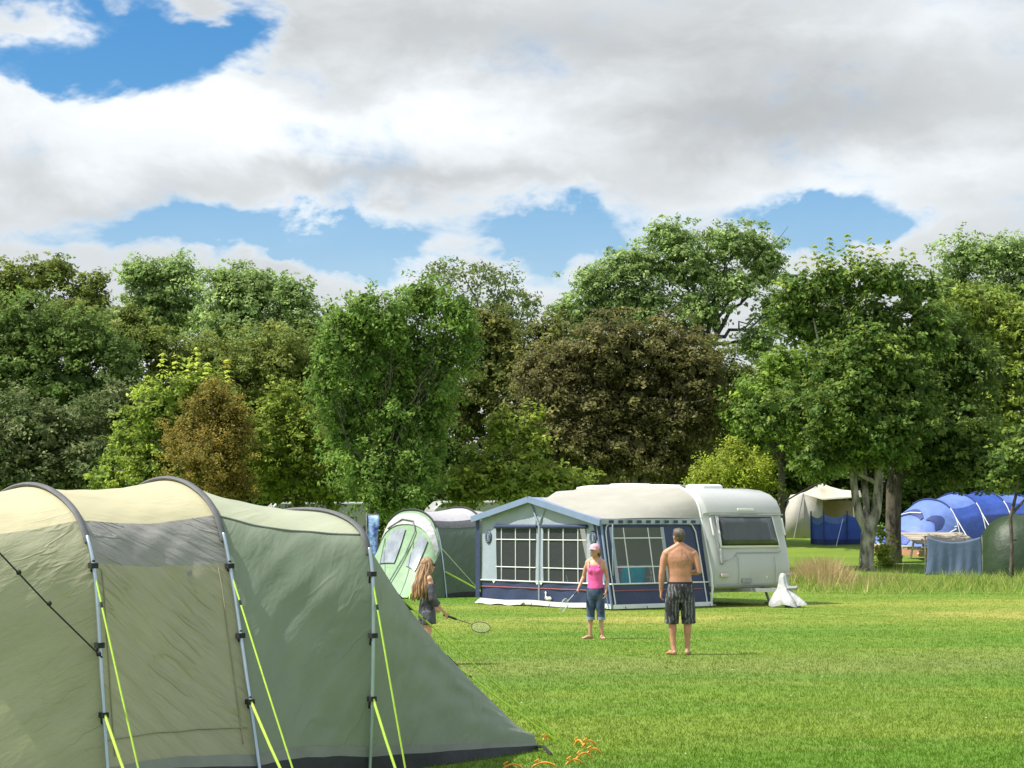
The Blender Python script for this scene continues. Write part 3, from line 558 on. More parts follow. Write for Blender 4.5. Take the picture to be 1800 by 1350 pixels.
    # guy lines
    def guy(a, bnd, r=.0065, runner=.12):
        g = MB(); a = np.array(a); bnd = np.array(bnd); g.tube([a, a + (bnd - a) * .5 - UP * .01, bnd], r, 6); o = g.build('guy_line', GUY, root)
        q = a + (bnd - a) * runner; d = unit(bnd - a)
        m = MB(); m.tube([q - d * .015, q + d * .015], .008, 6); m.build('runner', BLK, o)
    for i, lo in ((0, 0), (1, 1), (2, 1), (3, 1)):
        hi = spline(H[i], [2.85])[0] + out * .04; low = spline(H[i], [1.12])[0] + out * .04
        peg = H[i][0] + out * .40 + ax * .02; peg[2] = .02
        guy(hi, peg + ax * .05); guy(low, peg - ax * .02, .010)
    t_a = pt(3, .27, 4.0); t_b = pt(3, .62, 4.0)
    g1 = G(1006, 1319) - f2; g2 = G(978, 1301) - f2; g1[2] = g2[2] = .02
    guy(t_a, g1, .0075); guy(t_b, g2, .0075)
    for t_, gq in ((t_a, g1), (t_b, g2)):
        d = unit(gq - t_); m = MB(); m.prism([t_ - ax * .1 + UP * .10, t_ - ax * .03 - UP * .06, t_ + d * .14], p * .01); m.build('webbing_strap', BLK, root)
    d = unit(G(985, 1330) - G(940, 1316)); m = MB(); q = cn + UP * .04; m.tube([q, q + d * .12 + UP * .01, q + d * .3 - UP * .03], .013, 6); m.build('webbing_strap', BLK, root)
    m = MB(); q0 = pt(0, .35, 3.6) + out * .06; q1 = spline(H[1], [1.85])[0] + out * .05
    q0 = W(-10, 962, 12.9) - f2
    m.tube([q0, (q0 + q1) / 2 - UP * .015, q1], .006, 6)
    for f in (.22, .5, .97): m.ball(q0 + (q1 - q0) * f, .018, 8, 6)
    m.build('tension_cord', BLK, root)
    for i, u, t in ((1, .72, 3.02),):                # short toggle tab below the grey strip
        q = pt(i, u, t) + out * .012; m = MB(); m.box(q - UP * .05, (.03, .008, .1), (ax, p, UP)); m.build('door_tab', GREYC, root)
family_tent()
# ------------------------------------------------------------ orange pegs lying and standing in the lawn
ORG = mat('orange_plastic', (.80, .30, .02), .45, .12, 10)
def hook(label, px, py, ang, span, h, drop=0):
    g0 = G(px, py); o = MB(); d = np.array((math.cos(ang), math.sin(ang), 0)); pts = []
    for t in np.linspace(0, 1, 14):
        pts.append(d * (t - .5) * span + UP * (h * math.sin(math.pi * min(1, t * 1.0)) ** .8 - .01))
    if drop: pts += [d * (span * .5 + .01) - UP * .05]
    o.tube(pts, [.0075] * (len(pts) - 1) + [.006], 8)
    e = pts[3]; o.tube([e, e + UP * .02 - d * .02, e + UP * .035 + d * .01], .006, 6)
    q = o.build('ground_hook', ORG); q.location = tuple(g0); tag(q, label, 'tent peg', 'orange ground hooks around the tent corner')
hook('orange curved hook lying right beside the pointed tail corner of the big tent', 930, 1296, .0, .15, .035)
hook('small peaked orange hook at the end of the lower neon guy line', 962, 1298, .6, .10, .055, 1)
hook('orange hook standing furthest from the tent corner, upper left of the cluster', 1018, 1306, -.9, .12, .055, 1)
hook('orange hook arching to the right at the top of the cluster', 1036, 1308, .35, .13, .06, 1)
hook('orange hook arching in the middle right of the cluster', 1044, 1321, .25, .13, .055, 1)
hook('longer orange hook bending down through the middle of the cluster', 1026, 1330, .9, .24, .06, 1)
hook('low orange hook stretched at the bottom left of the cluster', 1010, 1338, .3, .15, .045)
hook('long flat orange arch in the grass below the tail corner of the big tent', 957, 1342, .1, .20, .04)
hook('orange arch nearest the camera at the bottom edge of the picture', 902, 1350, .1, .19, .06)
# ------------------------------------------------------------ caravan and awning
CW = mat('caravan_white', (.44, .45, .44), .3, .03, 2, spec=.4, coat=.15)
CROOF = mat('caravan_roof', (.78, .79, .78), .3, .03, 2)
CTRIM = mat('caravan_trim', (.28, .29, .29), .4, .08, 4)
RUB = mat('rubber_black', (.012, .012, .013), .5, .2, 8)
DGLS = mat('dark_acrylic', (.045, .055, .055), .12, .15, 3, spec=.6, bump=.12, bscale=3, bdist=.03)
WHT = mat('white_plastic', (.75, .76, .76), .35, .04, 5)
NAVY = mat('navy_cloth', (.028, .042, .105), .6, .1, 5, .35, 7, bdist=.03)
PALE = mat('pale_blue_cloth', (.37, .43, .50), .6, .05, 4, .35, 6, transl=.15, bdist=.03)
LTRIM = mat('light_blue_trim', (.19, .255, .39), .5, .06, 4)
ROOFC = mat('awning_roof_cream', (.41, .395, .34), .6, .05, 2, .35, 3, transl=.1, bdist=.04)
WBAR = mat('white_bar', (.72, .74, .75), .5, .05, 6)
REDP = mat('red_piping', (.45, .12, .10), .6, .1, 6)
PANE = glass('awning_pane', (.88, .9, .9), .82)
CC = np.array((2.07, 42.6, 0)); dS = np.array((math.cos(R(38)), math.sin(R(38)), 0)); eF = np.array((-dS[1], dS[0], 0))
# local frame of both: x along dS (awning depth, then caravan width), y along eF (away, along the caravan)
AW_D, CV_W, AW_L, CV_L = 2.83, 2.42, 4.5, 6.2
def caravan():
    root = empty('caravan', CC + dS * (AW_D + CV_W / 2), R(38), label='white touring caravan seen from its end, with a wide dark window, attached to the awning', cat='caravan')
    # end profile, y (back along the caravan) against z
    pr = [(.10, .36), (-.02, .42), (-.06, .62), (-.06, .85), (-.03, 1.05), (.03, 1.30), (.16, 1.75), (.22, 1.98), (.20, 2.04), (.24, 2.16), (.34, 2.32), (.52, 2.45), (.80, 2.54), (1.2, 2.585), (2.2, 2.61), (4.0, 2.61), (5.4, 2.56), (5.9, 2.35), (6.12, 1.9), (6.2, 1.2), (6.15, .5), (6.0, .36)]
    g = MB(); hw = CV_W / 2; rows = []
    for f, ins in ((-1, .16), (-.985, .07), (-.94, .018), (-.88, 0), (-.3, 0), (.3, 0), (.88, 0), (.94, .018), (.985, .07), (1, .16)):
        cy, cz = 3.0, 1.4
        r = []
        for y, z in pr:
            k = np.array((y - cy, z - cz)); k2 = k * np.array((1 - ins / 3, 1 - ins * .75 / 1.3)); bow = -.05 * (1 - f * f) * (1 if y < 1 else 0)
            r.append((f * hw, cy + k2[0] + bow, cz + k2[1]))
        rows.append(r)
    g.grid(rows, closed=True); n = len(pr)
    g.f.append(tuple(range(n - 1, -1, -1))); g.f.append(tuple((len(rows) - 1) * n + j for j in range(n)))
    body = g.build('body', CW, root, angle=28)
    def fz(z, off=0):                                 # y of the end face at height z
        zz = [q[1] for q in pr[:11]]; yy = [q[0] for q in pr[:11]]
        return float(np.interp(z, zz, yy)) - .05 - off
    def face(x, z, off): return np.array((x, fz(z, off), z))
    # window in the end, with its rubber surround
    def quad(x0, x1, z0, z1, off, th, inset=0):
        a = MB(); xs = np.linspace(x0, x1, 9); rows = []
        for z in np.linspace(z0, z1, 5):
            f = (z - z0) / (z1 - z0); rows.append([face(x * 1.0 + (.05 * (1 - 2 * (x - x0) / (x1 - x0))) * f, z, off) for x in xs])
        a.grid(rows); return a
    fr = quad(-.98, .86, 1.27, 1.98, .012, 0).build('window_frame', WHT, root, solid=.02)
    w = quad(-.92, .80, 1.32, 1.95, .03, 0).build('end_window', RUB, root, solid=.02)
    quad(-.88, .76, 1.355, 1.92, .045, 0).build('pane', DGLS, w, solid=.01)
    a = MB(); a.tube([face(x, 1.99, .02) for x in np.linspace(-1.1, 1.12, 9)], .018, 6); a.build('end_moulding', CTRIM, root)
    a = MB(); a.tube([face(x, z, .012) for x, z in ((-.9, .98), (-.55, 1.1), (-.5, 1.16), (.8, 1.16), (.86, 1.2))], .009, 5); a.tube([face(-.5, z, .012) for z in np.linspace(.45, 1.08, 6)], .005, 5)
    a.build('panel_joint', CTRIM, root)
    for x in (-1.12, 1.06):
        a = MB(); a.tube([face(x, z, .035) for z in (1.55, 1.62, 1.80, 1.90)], .022, 8); a.build('grab_handle', WHT, root)
    for x in (-.92, 1.0):
        a = MB(); a.box(face(x, .68, .01), (.22, .05, .07)); a.build('end_lamp', mat('lamp_lens', (.5, .42, .38), .2, .1, 5), root, bevel=.01)
    a = MB(); a.box((.35, fz(.6, .0), .62), (.05, .03, .05)); a.build('socket_cap', WHT, root, bevel=.008)
    a = MB(); a.tube([face(-1.02, z, .01) for z in (1.15, 1.3, 1.7, 1.92)], .012, 6); a.tube([face(-.98, z, .01) for z in (.95, 1.1, 1.22)], .04, 8); a.build('side_trim', CTRIM, root)
    a = MB(); a.tube([face(x, .46, .012) for x in np.linspace(-1.1, 1.1, 9)], .02, 6); a.build('lower_trim', CTRIM, root)
    a = MB(); a.tube([face(.62, z, .010) for z in np.linspace(.5, 1.08, 6)], .005, 5); a.build('panel_joint', CTRIM, root)
    a = MB(); a.box(face(-.25, .56, .012), (.3, .02, .10)); a.build('gas_vent', CTRIM, root, bevel=.006)
    a = MB(); a.box(face(0, 2.10, .0), (.5, .03, .05)); a.build('marker_lamp', WHT, root, bevel=.008)
    # roof furniture
    for y, x, sx, sy, h in ((3.9, -.1, .75, .8, .10), (1.6, .1, .6, .6, .05)):
        a = MB(); a.grid([[(x + sx * k * fx, y + sy * k * fy, z) for fx, fy in ((-.5, -.5), (.5, -.5), (.5, .5), (-.5, .5))] for k, z in ((1, 2.58), (1, 2.63 + h * .4), (.85, 2.63 + h), (.01, 2.635 + h))], closed=True)
        a.build('roof_vent', WHT, root, bevel=.02)
    a = MB()
    for x in (-.35, .35): a.tube([(x, 1.9, 2.66), (x, 3.3, 2.67)], .02, 6)
    for y in (2.0, 2.6, 3.2): a.box((0, y, 2.645), (.8, .05, .03))
    a.build('roof_rack', CTRIM, root)
    for sx in (-1, 1):
        a = MB(); a.tube([(sx * 1.07, 3.2, .32), (sx * .9, 3.2, .32)], .32, 24, flat=True); wh = a.build('wheel', RUB, root, bevel=.02)
        a = MB(); a.tube([(sx * 1.08, 3.2, .32), (sx * 1.0, 3.2, .32)], .19, 20, flat=True); a.build('hub', ALU, wh)
    a = MB(); a.box((0, 3, .33), (1.9, 5.6, .06)); a.box((-.25, -.35, .36), (.06, 1.1, .08), ((.96, .28, 0), (-.28, .96, 0), (0, 0, 1))); a.box((.25, -.35, .36), (.06, 1.1, .08), ((.96, -.28, 0), (.28, .96, 0), (0, 0, 1)))
    a.tube([(0, -.85, .4), (0, -1.35, .42)], .04, 8); a.tube([(0, -1.1, .4), (0, -1.1, .02)], .03, 8); a.ball((0, -1.1, .06), (.04, .1, .1)); a.build('chassis', CTRIM, root)
    for x in (-.9, .9):
        a = MB(); a.tube([(x, .5, .35), (x, .35, .04)], .03, 6); a.box((x, .35, .03), (.16, .16, .04)); a.build('corner_steady', CTRIM, root)
    return root
caravan()
def hitch_cover():
    b0 = CC + dS * (AW_D + CV_W / 2) - eF * .95
    a = MB(); rows = []
    for z, rx, ry in ((.04, .34, .62), (.10, .35, .60), (.2, .30, .52), (.30, .24, .40), (.42, .15, .24), (.56, .115, .15), (.7, .10, .12), (.78, .06, .07), (.8, .005, .005)):
        r = []
        for j in range(40):
            t = 2 * math.pi * j / 40; w = 1 + (.17 * math.sin(5 * t + 1) + .11 * math.sin(9 * t + 6 * z)) * (1 - z) ** .9
            sk = .16 * (1 - z / .8) ** 2
            r.append((rx * w * math.cos(t), ry * w * math.sin(t) - sk, z + (.03 * math.sin(4 * t) if z < .12 else 0)))
        rows.append(r)
    a.grid(rows, closed=True); o = a.build('hitch_cover', mat('white_pvc', (.44, .45, .45), .5, .05, 4, .6, 7, bdist=.05), angle=80); o.location = tuple(b0); o.rotation_euler = (0, 0, R(38)); o.scale = (.78, .7, .92)
    tag(o, 'white draped cover over the tow hitch at the caravan end', 'hitch cover')
hitch_cover()
def awning():
    root = empty('caravan_awning', CC, R(38), label='blue and grey caravan awning with a peaked front, gridded windows and cream roof', cat='awning')
    zE, zP, yP = 1.88, 2.36, 2.6; LEAN = .19
    def sh(y, z): return y + LEAN * z * max(0, 1 - y / .8)
    n = 24
    def front(f):                                     # roof edge along the front, f 0..1 from near corner
        y = .30 + f * (AW_L - .30); return np.array((-.12, y, zE + (zP - zE) * (y - .3) / (yP - .3) if y < yP else zP + (1.96 - zP) * (y - yP) / (AW_L - yP)))
    rail = [(.31, 1.90), (.37, 2.12), (.48, 2.31), (.66, 2.45), (.9, 2.55), (1.2, 2.61), (2.4, 2.635), (4.0, 2.635), (4.5, 2.6)]
    rp = spline([(AW_D, y, z) for y, z in rail], np.linspace(0, 8, n * 2))
    fl = np.concatenate([[0], np.cumsum(np.linalg.norm(np.diff(rp, axis=0), axis=1))]); fl /= fl[-1]
    g = MB(); rows = []
    for k in np.linspace(0, 1, 14):
        r = []
        for f, q in zip(fl, rp):
            a = front(f); x = a + (q - a) * k; x = x + UP * (-.06 * math.sin(math.pi * k) * math.sin(math.pi * f) + .05 * math.sin(math.pi * k) * max(0, .25 - f) * 4 * .6); r.append(x)
        rows.append(r)
    g.grid(rows); g.build('roof', ROOFC, root, angle=60)
    g = MB(); g.tube([x + UP * .012 for x in rp], .03, 8)
    g.tube([(AW_D, .31, 1.90), (AW_D + .02, .24, 1.6), (AW_D + .02, .10, 1.1), (AW_D, .0, .7), (AW_D, -.03, .4), (AW_D, .02, .06)], .028, 8); g.build('rail_bead', WBAR, root)
    # barge trim on the gable
    g = MB()
    for y0, z0, y1, z1 in ((.2, zE - .02, yP, zP + .01), (yP, zP + .01, AW_L + .16, 1.94)):
        d = unit((0, y1 - y0, z1 - z0)); up = np.cross((1, 0, 0), d) * 1.0
        for i in range(1): g.box((-.14, (y0 + y1) / 2, (z0 + z1) / 2 - .05), (.05, np.linalg.norm((y1 - y0, z1 - z0)), .13), ((1, 0, 0), d, np.cross((1, 0, 0), d)))
    g.build('gable_trim', LTRIM, root)
    g = MB(); g.grid([[front(f) + UP * .012 + np.array((x, 0, 0)) for f in np.linspace(.0, 1, 30)] for x in (0.0, .45)]); g.build('gable_band', LTRIM, root, label='light blue band') if False else g.build('gable_band', LTRIM, root)
    # front wall: local x = 0 plane; sides of windows cut by panels around them
    def topz(y): return (zE + (zP - zE) * max(0, y - .3) / (yP - .3) if y < yP else zP + (1.96 - zP) * (y - yP) / (AW_L - yP)) - .07
    wins = [(.82, 2.26), (2.52, 3.92)]; zl, zu = .54, 1.70
    def wall(y0, y1, z0, z1fn, m, name, x=0.0):
        g = MB(); ys_ = np.linspace(y0, y1, max(2, int((y1 - y0) / .12) + 1)); rows = []
        for k in np.linspace(0, 1, 5): rows.append([(x + .012 * math.sin(7 * y + 4 * k), sh(y, z0 + (z1fn(y) - z0) * k), z0 + (z1fn(y) - z0) * k) for y in ys_])
        g.grid(rows); return g
    g = MB()
    for y0, y1 in ((0, .82), (2.26, 2.52), (3.92, AW_L)): w = wall(y0, y1, zl, topz, PALE, ''); g.add(np.concatenate(w.v), w.f)
    for y0, y1 in wins: w = wall(y0, y1, zu, topz, PALE, ''); g.add(np.concatenate(w.v), w.f)
    g.build('front_wall', PALE, root)
    def low(y0, y1, x0=0.0): return wall(y0, y1, .12, lambda y: zl, NAVY, '', x0)
    low(0, AW_L, 0).build('front_skirt', NAVY, root)
    g = MB(); g.grid([[(-.03 + .02 * math.sin(5 * y), y, z + .012 * math.sin(3 * y)) for y in np.linspace(0, AW_L, 40)] for z in (.03, .13)]); g.build('ground_flap', WBAR, root)
    g = MB(); g.grid([[(-.035 - .10 * k, y, .10 - .075 * k + .015 * math.sin(9 * y)) for y in np.linspace(2.9, AW_L + .05, 20)] for k in (0, 1)]); g.build('ground_flap', WBAR, root, label='loose white flap') if False else g.build('ground_flap', WBAR, root)
    def window(name, u0, u1, P, nv, parent, hs=(.26, .78), blind=True):
        """P(u, z, off): point on the wall plane; u0 > or < u1"""
        g = MB(); g.grid([[P(u, z, .0) for u in np.linspace(u0, u1, 8)] for z in np.linspace(zl, zu, 6)]); w = g.build(name, PANE, parent)
        b_ = MB()
        for k in nv: b_.tube([P(u0 + (u1 - u0) * k, zl, .012), P(u0 + (u1 - u0) * k, zu, .012)], .013, 6)
        for k in hs: b_.tube([P(u0, zl + (zu - zl) * k, .014), P(u1, zl + (zu - zl) * k, .014)], .013, 6)
        b_.build('glazing_bars', WBAR, w)
        if blind:
            r = MB(); r.tube([P(u0 - .03 * np.sign(u1 - u0), zu + .03, .03), P(u1, zu + .03, .03)], .045, 8); r.build('rolled_blind', NAVY, w)
        return w
    def PF(u, z, off): return np.array((-off, u, z))
    window('front_window', .82, 2.26, PF, (.18, .52, .86), root); window('front_window', 2.52, 3.92, PF, (.14, .5, .86), root)
    g = MB(); g.tube([(-.012, 2.39, .1), (-.012, 2.39, 1.78)], .028, 6); g.tube([(-.02, 2.39, 1.76), (-.02, 2.15, 2.16)], .02, 6); g.tube([(-.02, 2.39, 1.76), (-.02, 2.68, 2.24)], .02, 6)
    g.build('centre_post', PALE, root)
    g = MB(); g.tube([(-.015, 0, zl), (-.015, AW_L, zl)], .016, 6)
    for y in (.7, 2.32, 2.46, 4.0): g.add([(-.02, y - .07, zl), (-.02, y + .07, zl), (-.02, y, zl - .07)], [(0, 1, 2)])
    g.build('sill_piping', WBAR, root)
    g = MB(); g.tube([(-.014, .12, .40), (-.014, AW_L - .05, .40)], .009, 5); g.build('red_piping', REDP, root)
    # emblems: a dark round badge on each side of the front wall and a small white bird on the skirt
    for y in (4.2, .58):
        g = MB(); t = np.linspace(0, 2 * math.pi, 20)
        g.add([(-.022, y + .115 * math.cos(a), 1.5 + .15 * math.sin(a)) for a in t[:-1]], [tuple(range(19))]); bd = g.build('round_badge', NAVY, root, solid=.004)
        g = MB(); g.tube([(-.028, y + .085 * math.cos(a), 1.5 + .115 * math.sin(a)) for a in t], .006, 5, cap=False); g.tube([(-.028, y + .04 * math.sin(5 * a), 1.58 - .16 * a / 6.28) for a in t], .008, 5); g.build('badge_ring', PALE, bd)
    g = MB(); g.add([(-.03, 2.16 - dy * .8, .15 + dz * .8) for dy, dz in ((-.02, .22), (.02, .24), (.05, .2), (.03, .12), (.08, .09), (.2, .10), (.27, .06), (.24, 0), (.02, -.01), (-.03, .05), (.0, .14))], [tuple(range(11))]); g.build('bird_emblem', WBAR, root, solid=.004)
    # near side wall: y = 0 plane, x from 0 to AW_D
    def PS(u, z, off): return np.array((u, -off + LEAN * z, z))
    def swall(x0, x1, z0, z1, m, name):
        g = MB(); g.grid([[(x, LEAN * z + .01 * math.sin(6 * x + 3 * z), z) for x in np.linspace(x0, x1, 14)] for z in np.linspace(z0, z1, 6)]); return g
    g = MB()
    for q in ((0, .22, zl, zE), (1.72, AW_D, zl, zE), (.22, 1.72, zu + .01, zE)): w = swall(*q, NAVY, ''); g.add(np.concatenate(w.v), w.f)
    g.build('side_wall', NAVY, root)
    swall(0, AW_D, .1, zl, NAVY, '').build('side_skirt', NAVY, root)
    window('side_window', .28, 1.66, PS, (.22, .72), root, (.3, .82), False)
    g = MB()
    for u in (.25, 1.69): g = MB(); g.tube([PS(u, zl, .004), PS(u, zu + .02, .004)], [(.05, .012)] * 2, 8, axis=(1, 0, 0), flat=True); g.build('window_border', PALE, root)
    g = MB(); g.tube([PS(u, z, .02) for u, z in ((.10, .1), (.07, 1.0), (.08, 1.62), (.12, 1.74), (.2, 1.79), (2.4, 1.81), (2.56, 1.77), (2.64, 1.62), (2.68, .9), (2.7, .1))], .014, 6); g.build('zip_line', WBAR, root)
    g = MB(); g.tube([PS(0.02, zl, .02), PS(AW_D, zl, .02)], .016, 6); g.build('sill_piping', WBAR, root)
    g = MB(); g.tube([PS(.1, .40, .018), PS(2.6, .40, .018)], .008, 5); g.build('red_piping', REDP, root)
    g = MB(); g.grid([[(x, LEAN * zE - .07 - .02 * math.sin(6 * x), z) for x in np.linspace(-.1, AW_D - .02, 20)] for z in (zE - .10, zE + .02)]); v = g.build('valance', PALE, root)
    g = MB()
    for x in np.arange(.15, AW_D - .1, .26): g = MB(); g.grid([[(a_, LEAN * zE - .098, z) for a_ in (x, x + .13)] for z in (zE - .075, zE - .015)]); g.build('valance_check', NAVY, v)
    g = MB(); g.grid([[(x, -.04, z) for x in np.linspace(0, AW_D, 16)] for z in (.03, .12)]); g.build('ground_flap', WBAR, root)
    # far side wall and a blue corner post
    g = MB(); g.grid([[(x, AW_L, z) for x in (0, AW_D)] for z in (.05, 1.92)]); g.build('far_wall', NAVY, root)
    g = MB(); g.tube([(-.02, -.02, .05), (-.02, LEAN * zE - .02, zE)], .024, 8); g.tube([(-.05, .06, .05), (-.08, LEAN * zE + .05, zE - .05)], .012, 6); g.build('corner_post', LTRIM, root)
    g = MB(); g.grid([[(-.02, LEAN * z + y, z) for y in (-.0, .22 * k + .05)] for z, k in ((zl, .0), (1.2, .25), (zE - .02, 1))]); g.build('corner_panel', NAVY, root)
    g = MB(); g.grid([[(-.05, y, z) for y in (AW_L - .02, AW_L + .13)] for z in (zl - .4, 1.93)]); g.build('far_wing', NAVY, root)
    for x, y in ((.15, .15), (.15, AW_L - .15), (.15, 2.3)): g = MB(); g.tube([(x, y, 0), (x, y, topz(y) - .05)], .016, 6); g.build('frame_pole', ALU, root)
    for x, y in [(-.07, k) for k in np.arange(.1, AW_L, .62)] + [(k, -.08) for k in np.arange(.3, AW_D, .6)]: a = MB(); a.tube([(x, y, .07), (x - (.05 if y > 0 else 0), y - (.05 if y < 0 else 0), -.02)], .008, 5); a.build('pegging_loop', BLK, root)
awning()
def towels():
    M = lambda x, y, z: CC + dS * x + eF * y + UP * z
    r = empty('clothes_airer', M(1.05, .62, 0), R(38), label='folding clothes airer standing inside the awning behind its side window', cat='clothes airer')
    a = MB()
    for z in (.4, .65, .90): a.tube([(-.62, 0, z), (.62, 0, z)], .008, 6)
    a.build('rails', WBAR, r)
    for x in (-.6, .6):
        for y in (-.22, .22):
            a = MB(); a.tube([(x, -y * .3, .90), (x, y, 0)], .01, 6); a.build('leg', WBAR, r)
    def towel(lab, x0, x1, m, z0):
        a = MB(); rows = []
        for k in np.linspace(0, 1, 16):
            zz = .915 - abs(k - .45) * (.915 - z0) / .45 * .95; yy = -.03 if k < .42 else (.03 if k > .48 else 0)
            rows.append([(x, yy + .012 * math.sin(18 * x + k * 3), zz + .008 * math.sin(9 * x)) for x in np.linspace(x0, x1, 14)])
        a.grid(rows); o = a.build('towel', m, solid=.008, angle=80); o.location = tuple(M(1.05, .62, 0)); o.rotation_euler = (0, 0, R(38)); tag(o, lab, 'towel')
    towel('turquoise towel hanging behind the side window of the awning', -.30, .42, mat('towel_turquoise', (.01, .42, .56), .9, .12, 12), .3)
    towel('dusky pink towel hanging left of the turquoise one behind the awning window', -.6, -.22, mat('towel_pink', (.36, .10, .19), .9, .12, 12), .35)
    r = empty('camp_chair', M(1.3, 2.3, 0), R(60), label='dark folding camp chair inside the awning', cat='chair')
    a = MB(); a.grid([[(x, -.22 + .4 * k, .45 - .03 * math.sin(math.pi * k)) for x in (-.25, .25)] for k in np.linspace(0, 1, 5)]); a.build('seat', FLAP, r, solid=.02)
    a = MB(); a.grid([[(x, .2 + .2 * k, .47 + .55 * k) for x in (-.25, .25)] for k in np.linspace(0, 1, 5)]); a.build('backrest', FLAP, r, solid=.02)
    for x in (-.27, .27):
        for y in (-.2, .25):
            a = MB(); a.tube([(x, y, 0), (x, y + (.15 if y > 0 else 0), .65)], .012, 6); a.build('leg', ALU, r)
towels()
# ------------------------------------------------------------ tunnel tent by the awning
MINT = mat('mint_cloth', (.30, .46, .28), .5, .08, 4, .45, 6, transl=.25, bdist=.04)
DSAGE = mat('dark_sage_cloth', (.12, .165, .12), .55, .08, 4, .5, 6, transl=.15, stretch=(.4, 1, 2.4), rz=-42, ry=50, bdist=.06, crease=.35)
SILV = mat('silver_cloth', (.50, .49, .52), .45, .06, 4, .55, 5, transl=.1, stretch=(1, 2, 1), bdist=.05)
SMOKE = mat('smoke_window', (.26, .29, .33), .2, .2, 4)
def tunnel_tent():
    f1 = G(784, 1050); root = empty('tunnel_tent', f1, label='green tunnel tent with silver grey roof and mint front, left of the awning', cat='tent')
    ax = np.array((.74, .67, 0)); p = np.array((-ax[1], ax[0], 0)); w, h = 1.35, 2.12
    base = [(0, 0), (.08, .5), (.17, 1.0), (.30, 1.5), (.52, 1.86), (.9, 2.07), (w, h), (2 * w - .9, 2.07), (2 * w - .52, 1.86), (2 * w - .30, 1.5), (2 * w - .17, 1.), (2 * w - .08, .5), (2 * w, 0)]
    def hoop(d, k=1, sq=1): return np.array([ax * d + p * (w + (u - w) * sq) + UP * z * k for u, z in base])
    H = [hoop(0), hoop(1.55, 1.03), hoop(3.1, 1.0), hoop(4.4, .85, .9)]
    out = -p
    def pt(i, u, t):
        a, c = spline(H[i], [t])[0], spline(H[i + 1], [t])[0]; q = a + (c - a) * u; ctr = ax * np.dot(q, ax) + p * w + UP * .9
        return q + unit(ctr - q) * .06 * math.sin(math.pi * u)
    def panel(name, i, t0, t1, m, off=0, nt=16):
        g = MB(); g.grid([[pt(i, u, t) + out * off for u in np.linspace(0, 1, 14)] for t in np.linspace(t0, t1, nt)]); return g.build(name, m, root, angle=80)
    for i in range(3):
        panel('side_panel', i, .25, 3.5, DSAGE); panel('roof_panel', i, 4.05, 12, SILV, nt=40); panel('vent_strip', i, 3.5, 4.05, SLEEVE, .01, 6); panel('mud_flap', i, 0, .27, FLAP, .012, 3)
    g = MB(); rows = []                               # sloping front
    fn = -ax * 1.15 + p * .05; ff = -ax * 1.15 + p * (2 * w - .05)
    top = spline(H[0], np.linspace(2.2, 9.8, 25))
    for k in np.linspace(0, 1, 16): rows.append([q + ((fn + (ff - fn) * j / 24 + UP * .03) - q) * k + ax * .1 * math.sin(math.pi * k) for j, q in enumerate(top)])
    g.grid(rows); g.build('front_panel', MINT, root, angle=80)
    def fp(j, k): q = top[0] * 0 + spline(H[0], [2.2 + 7.6 * j])[0]; return q + ((fn + (ff - fn) * j + UP * .03) - q) * k + ax * .1 * math.sin(math.pi * k) - ax * .02 + out * .0
    for j0, j1 in ((.12, .3), (.42, .66)):
        g = MB(); g.grid([[fp(j, k) - ax * .015 + UP * .015 for j in np.linspace(j0 + (.08 - .0) * (1 - k), j1, 8)] for k in np.linspace(.22, .62, 8)]); g.build('front_window', SMOKE, root)
    g = MB(); g.tube([fp(j, k) - ax * .03 for j, k in ((.72, .14), (.55, .10), (.42, .12), (.36, .22), (.36, .5), (.38, .97))], .018, 6); g.build('door_zip', DSAGE, root)
    g = MB(); g.grid([[fp(j, k) - ax * .012 for j in np.linspace(.02, .98, 14)] for k in (.03, .16)]); g.build('front_hood', SILV, root)
    g = MB(); g.grid([[q for q in (fp(0, k), spline(H[0], [2.2 * (1 - k)])[0])] for k in np.linspace(0, 1, 10)]); g.build('front_gusset', DSAGE, root)
    for i in range(4):
        g = MB(); c = spline(H[i], np.linspace(3.4, 9, 40)); g.tube(c + UP * .02, .025, 6); g.build('pole_sleeve', FLAP, root)
        g = MB(); g.tube(spline(H[i], np.linspace(0, 3.45, 16)) + out * .03, .014, 6); g.build('pole', ALU, root)
    PG = mat('guy_pale', (.5, .62, .35), .6, .1, 20)
    for a, bq, r_, m_ in ((spline(H[0], [2.4])[0], out * .35 + ax * .95, .009, PG), (spline(H[0], [1.25])[0] + ax * .05, out * .45 + ax * 1.05, .018, GUY), (fp(0, .95) + UP * .1, fn + out * .3 - ax * .2, .015, GUY), (spline(H[1], [2.2])[0], ax * 1.55 + out * .8 - ax * .5, .008, PG), (fp(.75, .25), fn - ax * .5 + p * .7, .012, DSAGE), (fp(.35, .35), fn - ax * .6 + p * .35, .012, DSAGE)):
        g = MB(); bq = np.array(bq); bq[2] = .02; g.tube([a + out * .03, bq], r_, 6); g.build('guy_line', m_, root)
tunnel_tent()
